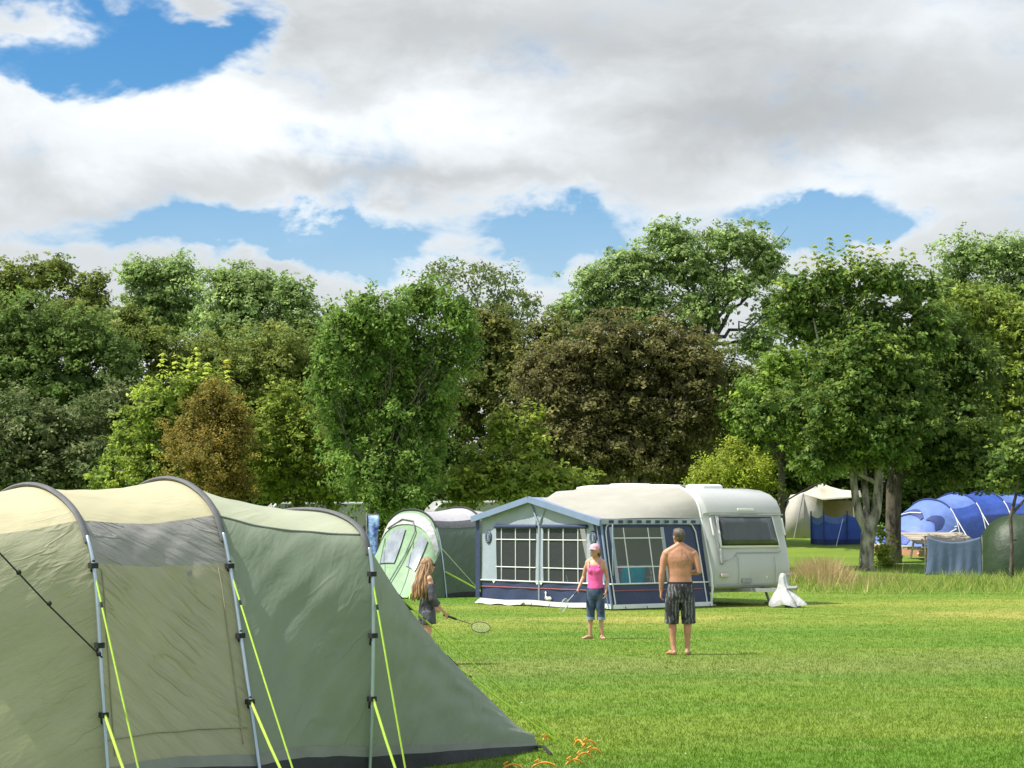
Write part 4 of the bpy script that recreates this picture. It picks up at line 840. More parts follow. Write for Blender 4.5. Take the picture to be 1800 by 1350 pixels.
# ------------------------------------------------------------ tents beyond the trees
BLUE = mat('blue_cloth', (.055, .12, .50), .5, .12, 3, .5, 4, transl=.2, bdist=.06)
BLUEL = mat('light_blue_cloth', (.16, .26, .66), .5, .1, 3, .4, 4, transl=.2, bdist=.06)
BLUED = mat('dark_blue_cloth', (.03, .05, .19), .5, .1, 3)
SAND = mat('sand_cloth', (.52, .50, .44), .6, .06, 3, .3, 3, transl=.15, bdist=.05)
IVORY = mat('ivory_cloth', (.74, .68, .55), .6, .04, 3, .3, 3, transl=.15, bdist=.05)
TERRA = mat('terracotta_cloth', (.50, .26, .16), .6, .1, 3)
DGREEN = mat('dark_green_cloth', (.026, .052, .020), .5, .15, 3, .4, 4, transl=.15, bdist=.06)
def loft_tent(root, ax, p, H, parts, out=None):
    pass
def cream_tent():
    Y = 84; b0 = W(1440, 945, Y); b0[2] = terrain(b0[0], Y); root = empty('frame_tent', b0, label='cream and sand coloured tent with an open canopy beyond the caravan', cat='tent')
    L = lambda px, py, dy=0: W(px, py, Y + dy) - b0
    z0 = 0.0
    def gl(px, dy=0): q = W(px, 940, Y + dy); return np.array((q[0] - b0[0], dy, float(terrain(q[0], Y + dy)) - b0[2]))
    g = MB(); a, bq, c = gl(1372), gl(1432, -.3), gl(1510, 1.2); ta, tb, tc_ = L(1384, 880), L(1412, 868, -.1), L(1500, 868, .5)
    g.grid([[a, (a + bq) / 2, bq], [(a + ta) / 2 - UP * .0, (a + bq + ta + tb) / 4, (bq + tb) / 2], [ta, (ta + tb) / 2, tb]]); g.build('side_wall', SAND, root, solid=.01)
    d_ = gl(1446, .6); td = L(1446, 880, .6)
    g = MB(); g.grid([[bq, d_], [tb, td]]); g.build('front_wall', SAND, root, solid=.01)
    g = MB(); g.grid([[gl(1446, 1.6), gl(1512, 1.6)], [L(1446, 880, 1.6), L(1512, 880, 1.6)]]); g.build('back_wall', mat('tan_cloth', (.32, .25, .16), .6, .06, 3), root, solid=.01)
    top = L(1443, 849, .8)
    g = MB(); pts = [ta, tb, L(1446, 879, .2), L(1515, 874, .2), L(1512, 862, 2.5), L(1390, 870, 2.5)]
    rows = [[top + (q - top) * k - UP * .12 * math.sin(math.pi * k) for q in pts] for k in (.01, .25, .5, .75, 1)]
    g.grid(rows, closed=True); g.build('roof', IVORY, root, solid=.01, angle=80)
    for px0, py0, px1 in ((1412, 868, 1396), (1500, 874, 1503)):
        g = MB(); g.tube([L(px0, py0, -.15), gl(px1, -.35)], .03, 6); g.build('pole', CTRIM, root)
    g = MB(); g.tube([top + UP * .03, (top + ta) / 2 + UP * .06, ta + UP * .03, L(1374, 885)], .035, 6); g.build('roof_edge', BLK, root)
cream_tent()
def windbreak():
    Y = 80; b0 = W(1465, 945, Y); b0[2] = terrain(b0[0], Y); root = empty('windbreak', b0, label='blue windbreak panels on dark poles in front of the cream tent', cat='windbreak')
    xs_ = [W(px, 940, Y)[0] - b0[0] for px in (1429, 1448, 1491, 1530)]
    for i in range(3):
        dy0, dy1 = (.5, 0)[i > 0], (0, .3, .6)[i] if i else 0
        ya = (.5, 0, .2)[i]; yb = (0, .2, .5)[i]; zt = (1.18, 1.2, 1.2)[i]
        def row(z, s_): return [(xs_[i] + (xs_[i + 1] - xs_[i]) * k, ya + (yb - ya) * k + .04 * math.sin(k * 9), z - s_ * math.sin(math.pi * k)) for k in np.linspace(0, 1, 9)]
        g = MB(); g.grid([row(z, .14 * z / 1.2) for z in np.linspace(.22, zt, 5)]); g.build('panel', BLUE, root)
        g = MB(); g.grid([row(z, 0) for z in (0, .22)]); g.build('ground_strip', BLUED, root)
        if i < 2:
            g = MB(); g.grid([[(x, y - .012, z) for x, y, z in row(q, .14)] for q in (zt - .25, zt)]); g.build('light_band', BLUEL, root)
    for i, y in enumerate((.5, 0, .2, .5)):
        g = MB(); g.tube([(xs_[i], y - .03, -.05), (xs_[i], y - .03, 1.3)], .03, 6); g.build('pole', BLUED, root)
    g = MB(); g.tube([(xs_[1] + .75, .0, 1.0), (xs_[1] + .35, -.7, -.1)], .012, 5); g.build('guy_line', WBAR, root)
windbreak()
def blue_tent():
    Y = 76; f = W(1690, 952, Y); f[2] = terrain(f[0], Y); root = empty('family_tent', f, label='large bright blue tunnel tent with a terracotta hem under the trees at the right', cat='tent')
    ax = np.array((.86, .51, 0)); p = np.array((-.51, .86, 0)); w, h = 1.6, 2.02
    base = [(0, 0), (.06, .5), (.15, .95), (.32, 1.4), (.6, 1.75), (1.05, 1.96), (w, h), (2 * w - 1.05, 1.96), (2 * w - .6, 1.75), (2 * w - .32, 1.4), (2 * w - .15, .95), (2 * w - .06, .5), (2 * w, 0)]
    def gz(q): q = np.array(q); q[2] += terrain(q[0] + f[0], q[1] + f[1]) - f[2]; return q
    def hoop(d, k): return np.array([gz(ax * d + p * u + UP * z * k) for u, z in base])
    H = [hoop(0, .95), hoop(1.3, 1.04), hoop(2.7, 1.05), hoop(4.1, 1.), hoop(5.2, .8)]
    def panel(name, i, t0, t1, m, off=0):
        g = MB(); rows = []
        for t in np.linspace(t0, t1, 18):
            a, c = spline(H[i], [t])[0], spline(H[i + 1], [t])[0]; rows.append([a + (c - a) * u - UP * .07 * math.sin(math.pi * u) * (t > 3) - p * off for u in np.linspace(0, 1, 9)])
        g.grid(rows); return g.build(name, m, root, angle=80)
    for i in range(4):
        panel('side_panel', i, .4, 4, BLUE); panel('roof_panel', i, 4, 12, BLUEL if i % 2 == 0 else BLUE); panel('hem', i, 0, .42, TERRA, .012)
        if i: panel('window_strip', i, 1.5, 2.8, BLUED, .02)
    top = spline(H[0], np.linspace(1.0, 11, 25)); fn = gz(-ax * 1.9 + p * .2); ff = gz(-ax * 2.3 + p * 2.9)
    def fp(j, k): q = spline(H[0], [1.0 + 10 * j])[0]; return q + ((fn + (ff - fn) * j + UP * .3) - q) * k + (UP * .12 - ax * .12) * math.sin(math.pi * k)
    g = MB(); g.grid([[fp(j, k) for j in np.linspace(0, 1, 25)] for k in np.linspace(0, 1, 14)]); g.build('front_panel', BLUEL, root, angle=80)
    g = MB(); g.grid([[q for q in (fp(0, k), spline(H[0], [1.0 * (1 - k)])[0] + (UP * .0))] for k in np.linspace(0, 1, 8)]); g.build('front_gusset', BLUEL, root)
    lo = [(fn + (ff - fn) * j) for j in np.linspace(0, 1, 12)]; near = [gz(H[0][0] + (fn - H[0][0]) * j) for j in np.linspace(0, 1, 8)]
    g = MB(); line = near + lo; g.grid([[q + UP * z - ax * .02 - p * .02 for q in line] for z in (0, .26)]); g.build('hem', TERRA, root)
    g = MB(); g.grid([[q + UP * z - ax * .03 - p * .03 for q in line] for z in (.26, .36)]); g.build('hem_band', IVORY, root)
    for j0, j1, k0, k1 in ((.36, .68, .40, .46), (.14, .32, .30, .42)):
        g = MB(); g.grid([[fp(j, (k0 - .13 * math.sin(math.pi * (j - j0) / (j1 - j0))) * (1 - k) + (k1 - .06 * math.sin(math.pi * (j - j0) / (j1 - j0))) * k) + UP * .02 - ax * .03 for j in np.linspace(j0, j1, 14)] for k in np.linspace(0, 1, 4)]); g.build('front_window', BLUED, root)
    g = MB(); g.grid([[fp(j, k) + UP * .015 - ax * .025 for j in np.linspace(.25, .72, 10)] for k in (.72, .95)]); g.build('valance', BLUE, root)
    for a, bq in ((fp(.12, .0), fp(.55, .98)), (fp(.1, .02), fn + UP * .1), (fp(.42, .34), fp(.66, .36))):
        g = MB(); g.tube([a - ax * .05 + UP * .03, (a + bq) / 2 + UP * .07 - ax * .08, bq - ax * .05], .028, 6); g.build('edge_piping', WBAR, root)
    for i in range(4):
        g = MB(); g.tube(spline(H[i], np.linspace(0, 4, 12)) - p * .04, .02, 6); g.build('pole', WBAR, root)
        g = MB(); g.tube(spline(H[i], np.linspace(4, 8.5, 24)) + UP * .03, .03, 6); g.build('pole_sleeve', BLUED, root)
    for i in (0, 1, 2):
        a = spline(H[i], [3.])[0]; g = MB(); q = gz(H[i][0] - p * .9); g.tube([a - p * .05, q], .02, 5); g.build('guy_line', WBAR, root)
blue_tent()
def dome_tent():
    Y = 66; b0 = W(1800, 1005, Y); b0[2] = float(terrain(b0[0], Y)); root = empty('dome_tent', b0, label='dark green dome tent at the right edge behind the slim tree', cat='tent')
    rx, ry, h = 1.55, 1.5, 2.05
    g = MB(); rows = []
    for k in np.linspace(0, 1, 16):
        a = k * math.pi / 2; z = h * math.sin(a) ** .95; r = math.cos(a) ** .62
        rows.append([(rx * r * (np.sign(math.cos(t)) * abs(math.cos(t)) ** .85), ry * r * (np.sign(math.sin(t)) * abs(math.sin(t)) ** .85), z) for t in np.linspace(0, 2 * math.pi, 40, endpoint=False)])
    g.grid(rows, closed=True); g.build('flysheet', DGREEN, root, angle=80)
    g = MB(); g.tube([(rx * math.cos(a) ** .62 * -.72, -ry * math.cos(a) ** .62 * .74, h * math.sin(a) ** .95 + .01) for a in np.linspace(0, 1.5, 14)], .012, 5); g.build('seam', mat('seam_green', (.10, .16, .09), .6), root)
    g = MB(); g.tube([(x, -ry * .83 + .12 * (x + .3) ** 2, 1.25 - .05 * x) for x in np.linspace(-.75, 1.0, 10)], .012, 5); g.build('door_zip', mat('zip_green', (.09, .14, .08), .6), root)
    g = MB(); g.tube([(-.1, -1.1, 1.5), (-.45, -2.0, 0.0)], .01, 5); g.tube([(.6, -1.1, 1.2), (.25, -2.0, 0.0)], .01, 5); g.build('guy_line', SAND, root)
dome_tent()
def table_and_cloth():
    Y = 74; b0 = W(1652, 990, Y); b0[2] = float(terrain(b0[0], Y)); root = empty('picnic_table', b0, R(16), label='weathered wooden picnic table beside the dark sycamore trunk', cat='picnic table')
    WOOD = mat('weathered_wood', (.34, .30, .24), .8, .2, 9, .5, 20, stretch=(.2, 3, 3), col2=(.46, .41, .33)); 
    zt = .78
    a = MB()
    for y in (-.36, -.18, 0, .18, .36): a.box((0, y * 1.5, zt + y * .42), (2.5, .25, .045), ((1, 0, 0), (0, .96, .28), (0, -.28, .96)))
    a.build('tabletop', WOOD, root, bevel=.006)
    for y in (-.75, .75):
        a = MB(); a.box((0, y, zt * .58), (2.3, .26, .045)); a.build('seat', WOOD, root, bevel=.006)
    for x in (-.85, .85):
        for y in (-1, 1):
            a = MB(); a.tube([(x, y * .3, zt - .03), (x, y * .62, 0)], .045, 4, flat=True); a.build('leg', WOOD, root)
        a = MB(); a.box((x, 0, zt * .52), (.05, 1.6, .1)); a.build('crossbeam', WOOD, root)
    q = W(1676, 1008, 63.5); q[2] = float(terrain(q[0], 63.5)); s = F_PX / 63.5
    top = W(1676, 948, 63.5)[2] - q[2]
    r = empty('washing_line', q, label='low washing line on two posts in front of the green dome tent', cat='washing line')
    x0, x1 = (1630 - 1676) / s, (1724 - 1676) / s
    def sag(x): return top + .06 - .16 * math.sin(math.pi * (x - x0) / (x1 - x0))
    for x in (x0 - .05, x1 + .05):
        a = MB(); a.tube([(x, 0, -.1), (x, 0, top + .1)], .022, 6); a.build('post', BARK, r)
    a = MB(); a.tube([(x, 0, sag(x)) for x in np.linspace(x0, x1, 14)], .008, 5); a.build('line', WBAR, r)
    a = MB(); rows = []
    for k in np.linspace(0, 1, 20):
        rows.append([(x * (1 + .05 * k) + .03 * math.sin(k * 4), -.02 + (.022 * math.sin(7 * x + 1 + 2 * k) + .014 * math.sin(17 * x + 3 * math.sin(2 * x))) * k ** .7, sag(x) + .012 - k * (sag(x) - .12) * (.97 + .04 * math.sin(3 * x))) for x in np.linspace(x0, x1, 40)])
    a.grid(rows); o = a.build('hanging_sheet', mat('slate_blue_cotton', (.15, .205, .33), .85, .08, 5, .35, 9, transl=.15), solid=.006, angle=80); o.location = tuple(q)
    tag(o, 'slate blue sheet hung over the low washing line before the dome tent', 'sheet')
table_and_cloth()
def beyond():
    def van(px, Y, lab, wd, hz, zlo):
        q = W(px, 900, Y); q[2] = float(terrain(q[0], Y)); r = empty('parked_caravan', q, R(12), label=lab, cat='caravan', group='white caravans glimpsed under the trees')
        g = MB(); h = hz
        pr = [(-wd / 2, .4), (-wd / 2 - .08, 1.0), (-wd / 2 + .1, h - .35), (-wd / 2 + .5, h), (wd / 2 - .4, h), (wd / 2 - .05, h - .4), (wd / 2, .4)]
        g.prism([(x, -1.1, z) for x, z in pr], (0, 2.2, 0)); g.build('body', CW, r, bevel=.08, angle=30)
        for x in (-wd * .25, wd * .2):
            g = MB(); g.box((x, -1.105, h * .62), (wd * .22, .03, h * .22)); g.build('window', DGLS, r, bevel=.01)
        g = MB(); g.tube([(0, -1.12, .32), (0, -.9, .32)], .31, 18, flat=True); g.build('wheel', RUB, r)
        g = MB(); g.box((0, 0, .36), (wd * .9, 1.8, .08)); g.build('chassis', CTRIM, r)
    van(560, 84, 'white caravan glimpsed under the branches left of the weeping tree', 4.6, 2.25, .4)
    van(850, 85, 'white caravan glimpsed over the silver roofed tent', 4.8, 2.3, .4)
    Y = 60; q = W(655, 985, Y); q[2] = 0; r = empty('beach_flag', q, R(-8), label='tall blue and white patterned cloth on a pole behind the big tent', cat='banner')
    m = mat('blue_print', (.02, .05, .42), .6, .4, 4.5, col2=(.30, .45, .80))
    zt, zb = W(655, 906, Y)[2], .35
    g = MB(); g.grid([[(x + .03 * math.sin(z * 4), .03 * math.sin(6 * x + 2 * z), z) for x in np.linspace(-.17, .17, 6)] for z in np.linspace(zb, zt, 14)]); g.build('cloth', m, r, solid=.006)
    g = MB(); g.tube([(-.19, 0, -.1), (-.19, 0, zt + .08)], .014, 6); g.tube([(-.19, 0, zt + .03), (.18, 0, zt + .03)], .01, 6); g.build('pole', CTRIM, r)
beyond()
# ------------------------------------------------------------ people
def skin(name, col, dark=None):
    m = mat(name, col, .5, .13, 5, .4, 14, bdist=.012); return m
def remesh(mb, name, m, parent, vox=.007, smooth=5, fac=.5):
    o = mb.build(name, m, None)
    x = o.modifiers.new('r', 'REMESH'); x.mode = 'VOXEL'; x.voxel_size = vox
    y = o.modifiers.new('s', 'SMOOTH'); y.factor = fac; y.iterations = smooth
    bpy.context.view_layer.update(); dg = bpy.context.evaluated_depsgraph_get()
    me = bpy.data.meshes.new_from_object(o.evaluated_get(dg)); o.modifiers.clear(); old = o.data; o.data = me; bpy.data.meshes.remove(old); me.name = name
    if not me.materials: me.materials.append(m)
    me.polygons.foreach_set('use_smooth', [True] * len(me.polygons)); o.parent = parent
    return o
def hand(mb, wr, d, across, bend, k=1., curl=.35):
    """wr wrist, d direction of the palm, across thumb-side axis, bend towards the palm"""
    d = unit(d); across = unit(across - d * np.dot(across, d)); bend = unit(bend)
    pe = wr + d * .085 * k
    mb.tube([wr - d * .02 * k, wr + d * .03 * k, wr + d * .07 * k, pe], [(.026 * k, .018 * k), (.036 * k, .016 * k), (.040 * k, .015 * k), (.036 * k, .012 * k)], 12, axis=across)
    for i, (o, ln) in enumerate(((.030, .070), (.010, .078), (-.010, .073), (-.029, .056))):
        q = pe + across * o * k - d * .008 * k; pts = [q]; a = 0
        for s_, f in enumerate((.42, .33, .25)):
            a += curl * (1 + .25 * s_) + .05 * i; q = q + (d * math.cos(a) + bend * math.sin(a)) * ln * f * k; pts.append(q)
        mb.tube(pts, [.0095 * k, .009 * k, .0085 * k, .007 * k], 8)
    q = wr + d * .025 * k + across * .034 * k; q2 = q + (d * .6 + across * .6 + bend * .35) * .035 * k; q3 = q2 + (d * .8 + bend * .5 * (1 + curl)) * .03 * k
    mb.tube([q - across * .012 * k, q2, q3], [.013 * k, .011 * k, .009 * k], 8)
def body(root, m, S, wid=1., arms=None, legs=None, neck_turn=(0, 0), waist=.9, bust=0, head=1., arm_r=1., leg_r=1., curl=(.35, .35), hand_bend=None, vox=.007):
    mb = MB(); Z = lambda *a: np.array(a, float) * S
    wd = wid
    tors = [(.86, .15, .10, .0), (.90, .178, .118, .0), (.98, .172 * (.5 + .5 * waist), .112, .0), (1.08, .158 * waist, .10, .0), (1.2, .168 * (.4 + .6 * waist), .108, -.005), (1.31, .188, .118, 0), (1.37, .196, .108, .006), (1.42, .186, .088, .012), (1.46, .130, .072, .016), (1.50, .068, .058, .012)]
    mb.tube([Z(0, y, z) for z, rx, ry, y in tors], [(rx * S * wd, ry * S) for z, rx, ry, y in tors], 20, axis=(1, 0, 0))
    if bust:
        for s_ in (-1, 1): mb.ball(Z(s_ * .075 * wd, -.085, 1.27), (.06 * S, .045 * S * bust, .06 * S))
    for s_ in (-1, 1): mb.tube([Z(0, .022, 1.535), Z(s_ * .06 * wd, .022, 1.487), Z(s_ * .12 * wd, .016, 1.45), Z(s_ * .175 * wd, .008, 1.415)], [.044 * S, .050 * S, .050 * S, .052 * S], 12)
    hx, hy = neck_turn; hc = Z(hx * .03, -.012 + hy * .03, 1.635)
    mb.tube([Z(0, .012, 1.44), Z(0, .0, 1.53), hc + Z(0, .01, -.03)], [(.062 * S, .058 * S), (.052 * S, .054 * S), (.05 * S, .055 * S)], 12)
    fwd = unit(np.array((hx, -1, 0))); sd = np.array((-fwd[1], fwd[0], 0)); A = np.array((sd, fwd, UP)); hs = S * head
    mb.ball(hc + UP * .02 * hs, (.076 * hs, .096 * hs, .096 * hs), 16, 12, A)
    mb.ball(hc + fwd * .025 * hs - UP * .045 * hs, (.058 * hs, .066 * hs, .07 * hs), 14, 10, A)
    mb.ball(hc + fwd * .06 * hs - UP * .093 * hs, (.026 * hs, .022 * hs, .018 * hs), 10, 8, A)
    mb.tube([hc + fwd * .088 * hs + UP * .012 * hs, hc + fwd * .106 * hs - UP * .028 * hs], [.010 * hs, .015 * hs], 8)
    for q in (-.06, -.072): mb.tube([hc + fwd * .083 * hs + UP * q * hs - sd * .022 * hs, hc + fwd * .092 * hs + UP * q * hs, hc + fwd * .083 * hs + UP * q * hs + sd * .022 * hs], [.004 * hs, .007 * hs, .004 * hs], 6)
    for s_ in (-1, 1): mb.ball(hc + sd * s_ * .078 * hs - fwd * .005 * hs - UP * .012 * hs, (.012 * hs, .02 * hs, .032 * hs), 8, 8, A)
    info = dict(head=hc, fwd=fwd, sd=sd, A=A, hs=hs)
    for i, (sh, el, wr) in enumerate(arms):
        sh, el, wr = Z(*sh), Z(*el), Z(*wr); q = arm_r * S
        mb.ball(sh + np.array((-.022 * np.sign(sh[0]) * S, .004, -.022 * S)), (.060 * q, .062 * q, .060 * q))
        mb.tube([sh + (el - sh) * .06 - np.array((.02 * np.sign(sh[0]) * S, 0, 0)), sh + (el - sh) * .35, sh + (el - sh) * .7, el, el + (wr - el) * .3, el + (wr - el) * .7, wr], [.056 * q, .052 * q, .044 * q, .039 * q, .041 * q, .032 * q, (.028 * q, .022 * q)], 12)
        d = unit(wr - el); bend = np.array((-np.sign(sh[0]), -.15, 0)) if hand_bend is None or hand_bend[i] is None else np.array(hand_bend[i], float)
        acr = np.array((0, -1., 0)) if abs(d[2]) > .5 else np.array((0, 0, 1.))
        hand(mb, wr + d * .012 * S, d, acr, bend, S, curl[i]); info['hand%d' % i] = wr + d * .085 * S
    for hp, kn, an, fd in legs:
        hp, kn, an = Z(*hp), Z(*kn), Z(*an); q = leg_r * S; fd = unit(np.array((*fd, 0.)))
        mb.tube([hp + Z(0, 0, .02), hp + (kn - hp) * .3, hp + (kn - hp) * .7, kn, kn + (an - kn) * .3 + Z(0, .012, 0), kn + (an - kn) * .6, an], [.092 * q, .086 * q, .068 * q, .055 * q, .058 * q, .044 * q, .035 * q], 14)
        hl = an - fd * .045 * S; hl[2] = .035 * S; to = an + fd * .165 * S; to[2] = .018 * S; md = an + fd * .08 * S; md[2] = .035 * S
        mb.tube([an + UP * .03 * S, (an + hl) / 2, ], .036 * S, 10)
        mb.tube([hl, md, to], [(.034 * S, .032 * S), (.042 * S, .032 * S), (.045 * S, .017 * S)], 12, axis=np.cross(fd, UP))
        ac = np.cross(fd, UP)
        for j in range(5): mb.tube([to + ac * (j - 2) * .017 * S - fd * .01 * S, to + ac * (j - 2) * .018 * S + fd * (.028 - .004 * abs(j - 1)) * S - UP * .003 * S], .010 * S, 6)
    o = remesh(mb, 'body', m, root, vox, 9)
    info['body'] = o
    return info
EYEW = mat('eye_white', (.7, .68, .65), .2, .05, 5); IRIS = mat('eye_dark', (.03, .02, .015), .2, .1, 5)
def eyes(root, I):
    for s_ in (-1, 1):
        c = I['head'] + I['fwd'] * .083 * I['hs'] + I['sd'] * s_ * .032 * I['hs'] + UP * .008 * I['hs']
        g = MB(); g.ball(c, .0125 * I['hs'], 10, 8); e = g.build('eye', EYEW, root); g = MB(); g.ball(c + I['fwd'] * .0085 * I['hs'], .006 * I['hs'], 8, 6); g.build('iris', IRIS, e)
def hairmat(name, a, b_): return mat(name, a, .45, .2, 10, .5, 60, stretch=(4, 4, .5), col2=b_, bdist=.01)
# man seen from behind
def man():
    f = G(1196, 1149); S = 1.725 / 1.745
    root = empty('person', f, R(180), label='bare backed man in dark patterned shorts standing with his back to the camera', cat='person')
    SK = skin('skin_tanned', (.50, .24, .145))
    I = body(root, SK, S, 1.04, arms=[((.205, 0, 1.42), (.255, .02, 1.13), (.262, -.02, .885)), ((-.205, 0, 1.42), (-.265, .05, 1.15), (-.17, -.19, 1.13))],
             legs=[((.085, 0, .88), (.108, -.02, .49), (.100, .03, .085), (.35, -1)), ((-.085, 0, .88), (-.105, -.02, .49), (-.098, .0, .085), (-.2, -1))], neck_turn=(.45, 0), waist=.97, arm_r=1.05, curl=(.4, .9))
    eyes(root, I)
    # back tattoo on the right shoulder blade: thin dark curls
    me = I['body'].data; V = np.array([v.co for v in me.vertices]); t = np.linspace(0, 1, 60); line = [(-.02 + .004 * np.sin(9 * t), 1.46 - .09 * t), (-.045 - .07 * np.sin(3.0 * t + .2), 1.40 - .20 * t + .02 * np.cos(7 * t)), (-.12 + .035 * np.cos(4.5 * t), 1.28 + .035 * np.sin(4.5 * t))]
    L_ = np.concatenate([np.stack(q, 1) for q in line]) * S
    back = V[:, 1] > .02; d = np.full(len(V), 9.)
    d[back] = np.sqrt(((V[back][:, None, [0, 2]] - L_[None]) ** 2).sum(2)).min(1)
    at = me.attributes.new('ink', 'FLOAT', 'POINT'); at.data.foreach_set('value', np.clip(1 - d / .011, 0, 1).astype(np.float32))
    nt = NT(SK.node_tree); bs = SK.node_tree.nodes['Principled BSDF']; src = bs.inputs['Base Color'].links[0].from_socket; a = nt.n('ShaderNodeAttribute', attribute_name='ink')
    nt.l(nt.mix(nt.m('MULTIPLY', a.outputs['Fac'], .6), src, (.12, .08, .08)), bs.inputs['Base Color'])
    hm = hairmat('hair_greybrown', (.05, .038, .028), (.12, .09, .065)); g = MB(); hc, hs, fw = I['head'], I['hs'], I['fwd']
    g.ball(hc + UP * .030 * hs - fw * .008 * hs, (.083 * hs, .098 * hs, .095 * hs), 18, 12, I['A']); g.ball(hc - fw * .045 * hs - UP * .02 * hs, (.066 * hs, .05 * hs, .062 * hs), 12, 10, I['A'])
    g.ball(hc + fw * .04 * hs + UP * .09 * hs, (.062 * hs, .05 * hs, .03 * hs), 12, 8, I['A'])
    h_ = remesh(g, 'hair', hm, root, .008, 3)
    # shorts
    m = bpy.data.materials.new('patterned_shorts'); m.use_nodes = True; t_ = NT(m.node_tree); bs = m.node_tree.nodes['Principled BSDF']; tc = t_.n('ShaderNodeTexCoord')
    n1 = t_.noise(t_.mapv(tc.outputs['Object'], (1.6, 1.6, .8)), 9, 4, .6, .8); wv = t_.n('ShaderNodeTexWave'); t_.l(tc.outputs['Object'], wv.inputs[0]); wv.inputs['Scale'].default_value = 7; wv.inputs['Distortion'].default_value = 5; wv.inputs['Detail'].default_value = 3
    c = t_.mix(t_.ss(n1, .42, .6), (.012, .013, .016), (.055, .055, .062)); c = t_.mix(t_.m('MULTIPLY', t_.ss(wv.outputs[1], .72, .9), t_.ss(n1, .4, .6)), c, (.22, .22, .235)); t_.l(c, bs.inputs['Base Color']); bs.inputs['Roughness'].default_value = .8
    g = MB(); Z = lambda *a: np.array(a) * S
    g.tube([Z(0, 0, z) for z in (.985, .95, .88, .78, .725)], [(.172 * S * 1.04, .122 * S), (.186 * S, .13 * S), (.197 * S, .14 * S), (.195 * S, .135 * S), (.18 * S, .12 * S)], 20, axis=(1, 0, 0), flat=True)
    for s_ in (-1, 1): g.tube([Z(s_ * .088, 0, .86), Z(s_ * .104, -.005, .7), Z(s_ * .114, -.01, .55), Z(s_ * .118, -.012, .43)], [(.105 * S, .125 * S), (.107 * S, .118 * S), (.102 * S, .106 * S), (.100 * S, .102 * S)], 16, axis=(1, 0, 0), flat=True)
    sh = remesh(g, 'shorts', m, root, .008, 4)
    g = MB(); g.tube([Z(0, 0, .98), Z(0, 0, 1.01)], [(.176 * S * 1.03, .122 * S), (.170 * S * 1.03, .119 * S)], 20, axis=(1, 0, 0), flat=True); g.build('waistband', BLK, sh)
man()
RACK_F = mat('racket_frame', (.03, .035, .04), .3, .1, 8); GRIP = mat('racket_grip', (.02, .02, .02), .8, .2, 20); STR = mat('racket_string', (.55, .57, .5), .5, .1, 20); RACK_P = mat('racket_white', (.62, .66, .68), .35, .1, 8)
def racket(lab, hp, d, flat, mf, grip=GRIP):
    d = unit(d); s_ = unit(np.cross(d, flat)); L = .66
    r = empty('badminton_racket', hp, label=lab, cat='racket')
    g = MB(); g.tube([-d * .06, d * .12], .014, 8); g.build('handle', grip, r)
    g = MB(); g.tube([d * .12, d * .36], .0055, 6); g.build('shaft', mf, r)
    c = d * .485; g = MB(); t = np.linspace(0, 2 * math.pi, 36); el = [c + d * .125 * math.cos(a) + s_ * .098 * math.sin(a) for a in t]; g.tube(el, .0055, 6, cap=False); g.build('frame', mf, r)
    g = MB()
    for k in np.linspace(-.85, .85, 9):
        w = math.sqrt(1 - k * k); g.tube([c + d * .125 * k - s_ * .098 * w, c + d * .125 * k + s_ * .098 * w], .0008, 4); g.tube([c + s_ * .098 * k - d * .125 * w, c + s_ * .098 * k + d * .125 * w], .0008, 4)
    g.build('strings', STR, r)
def wpt(root, q): return np.array(root.matrix_basis @ Vector(q))
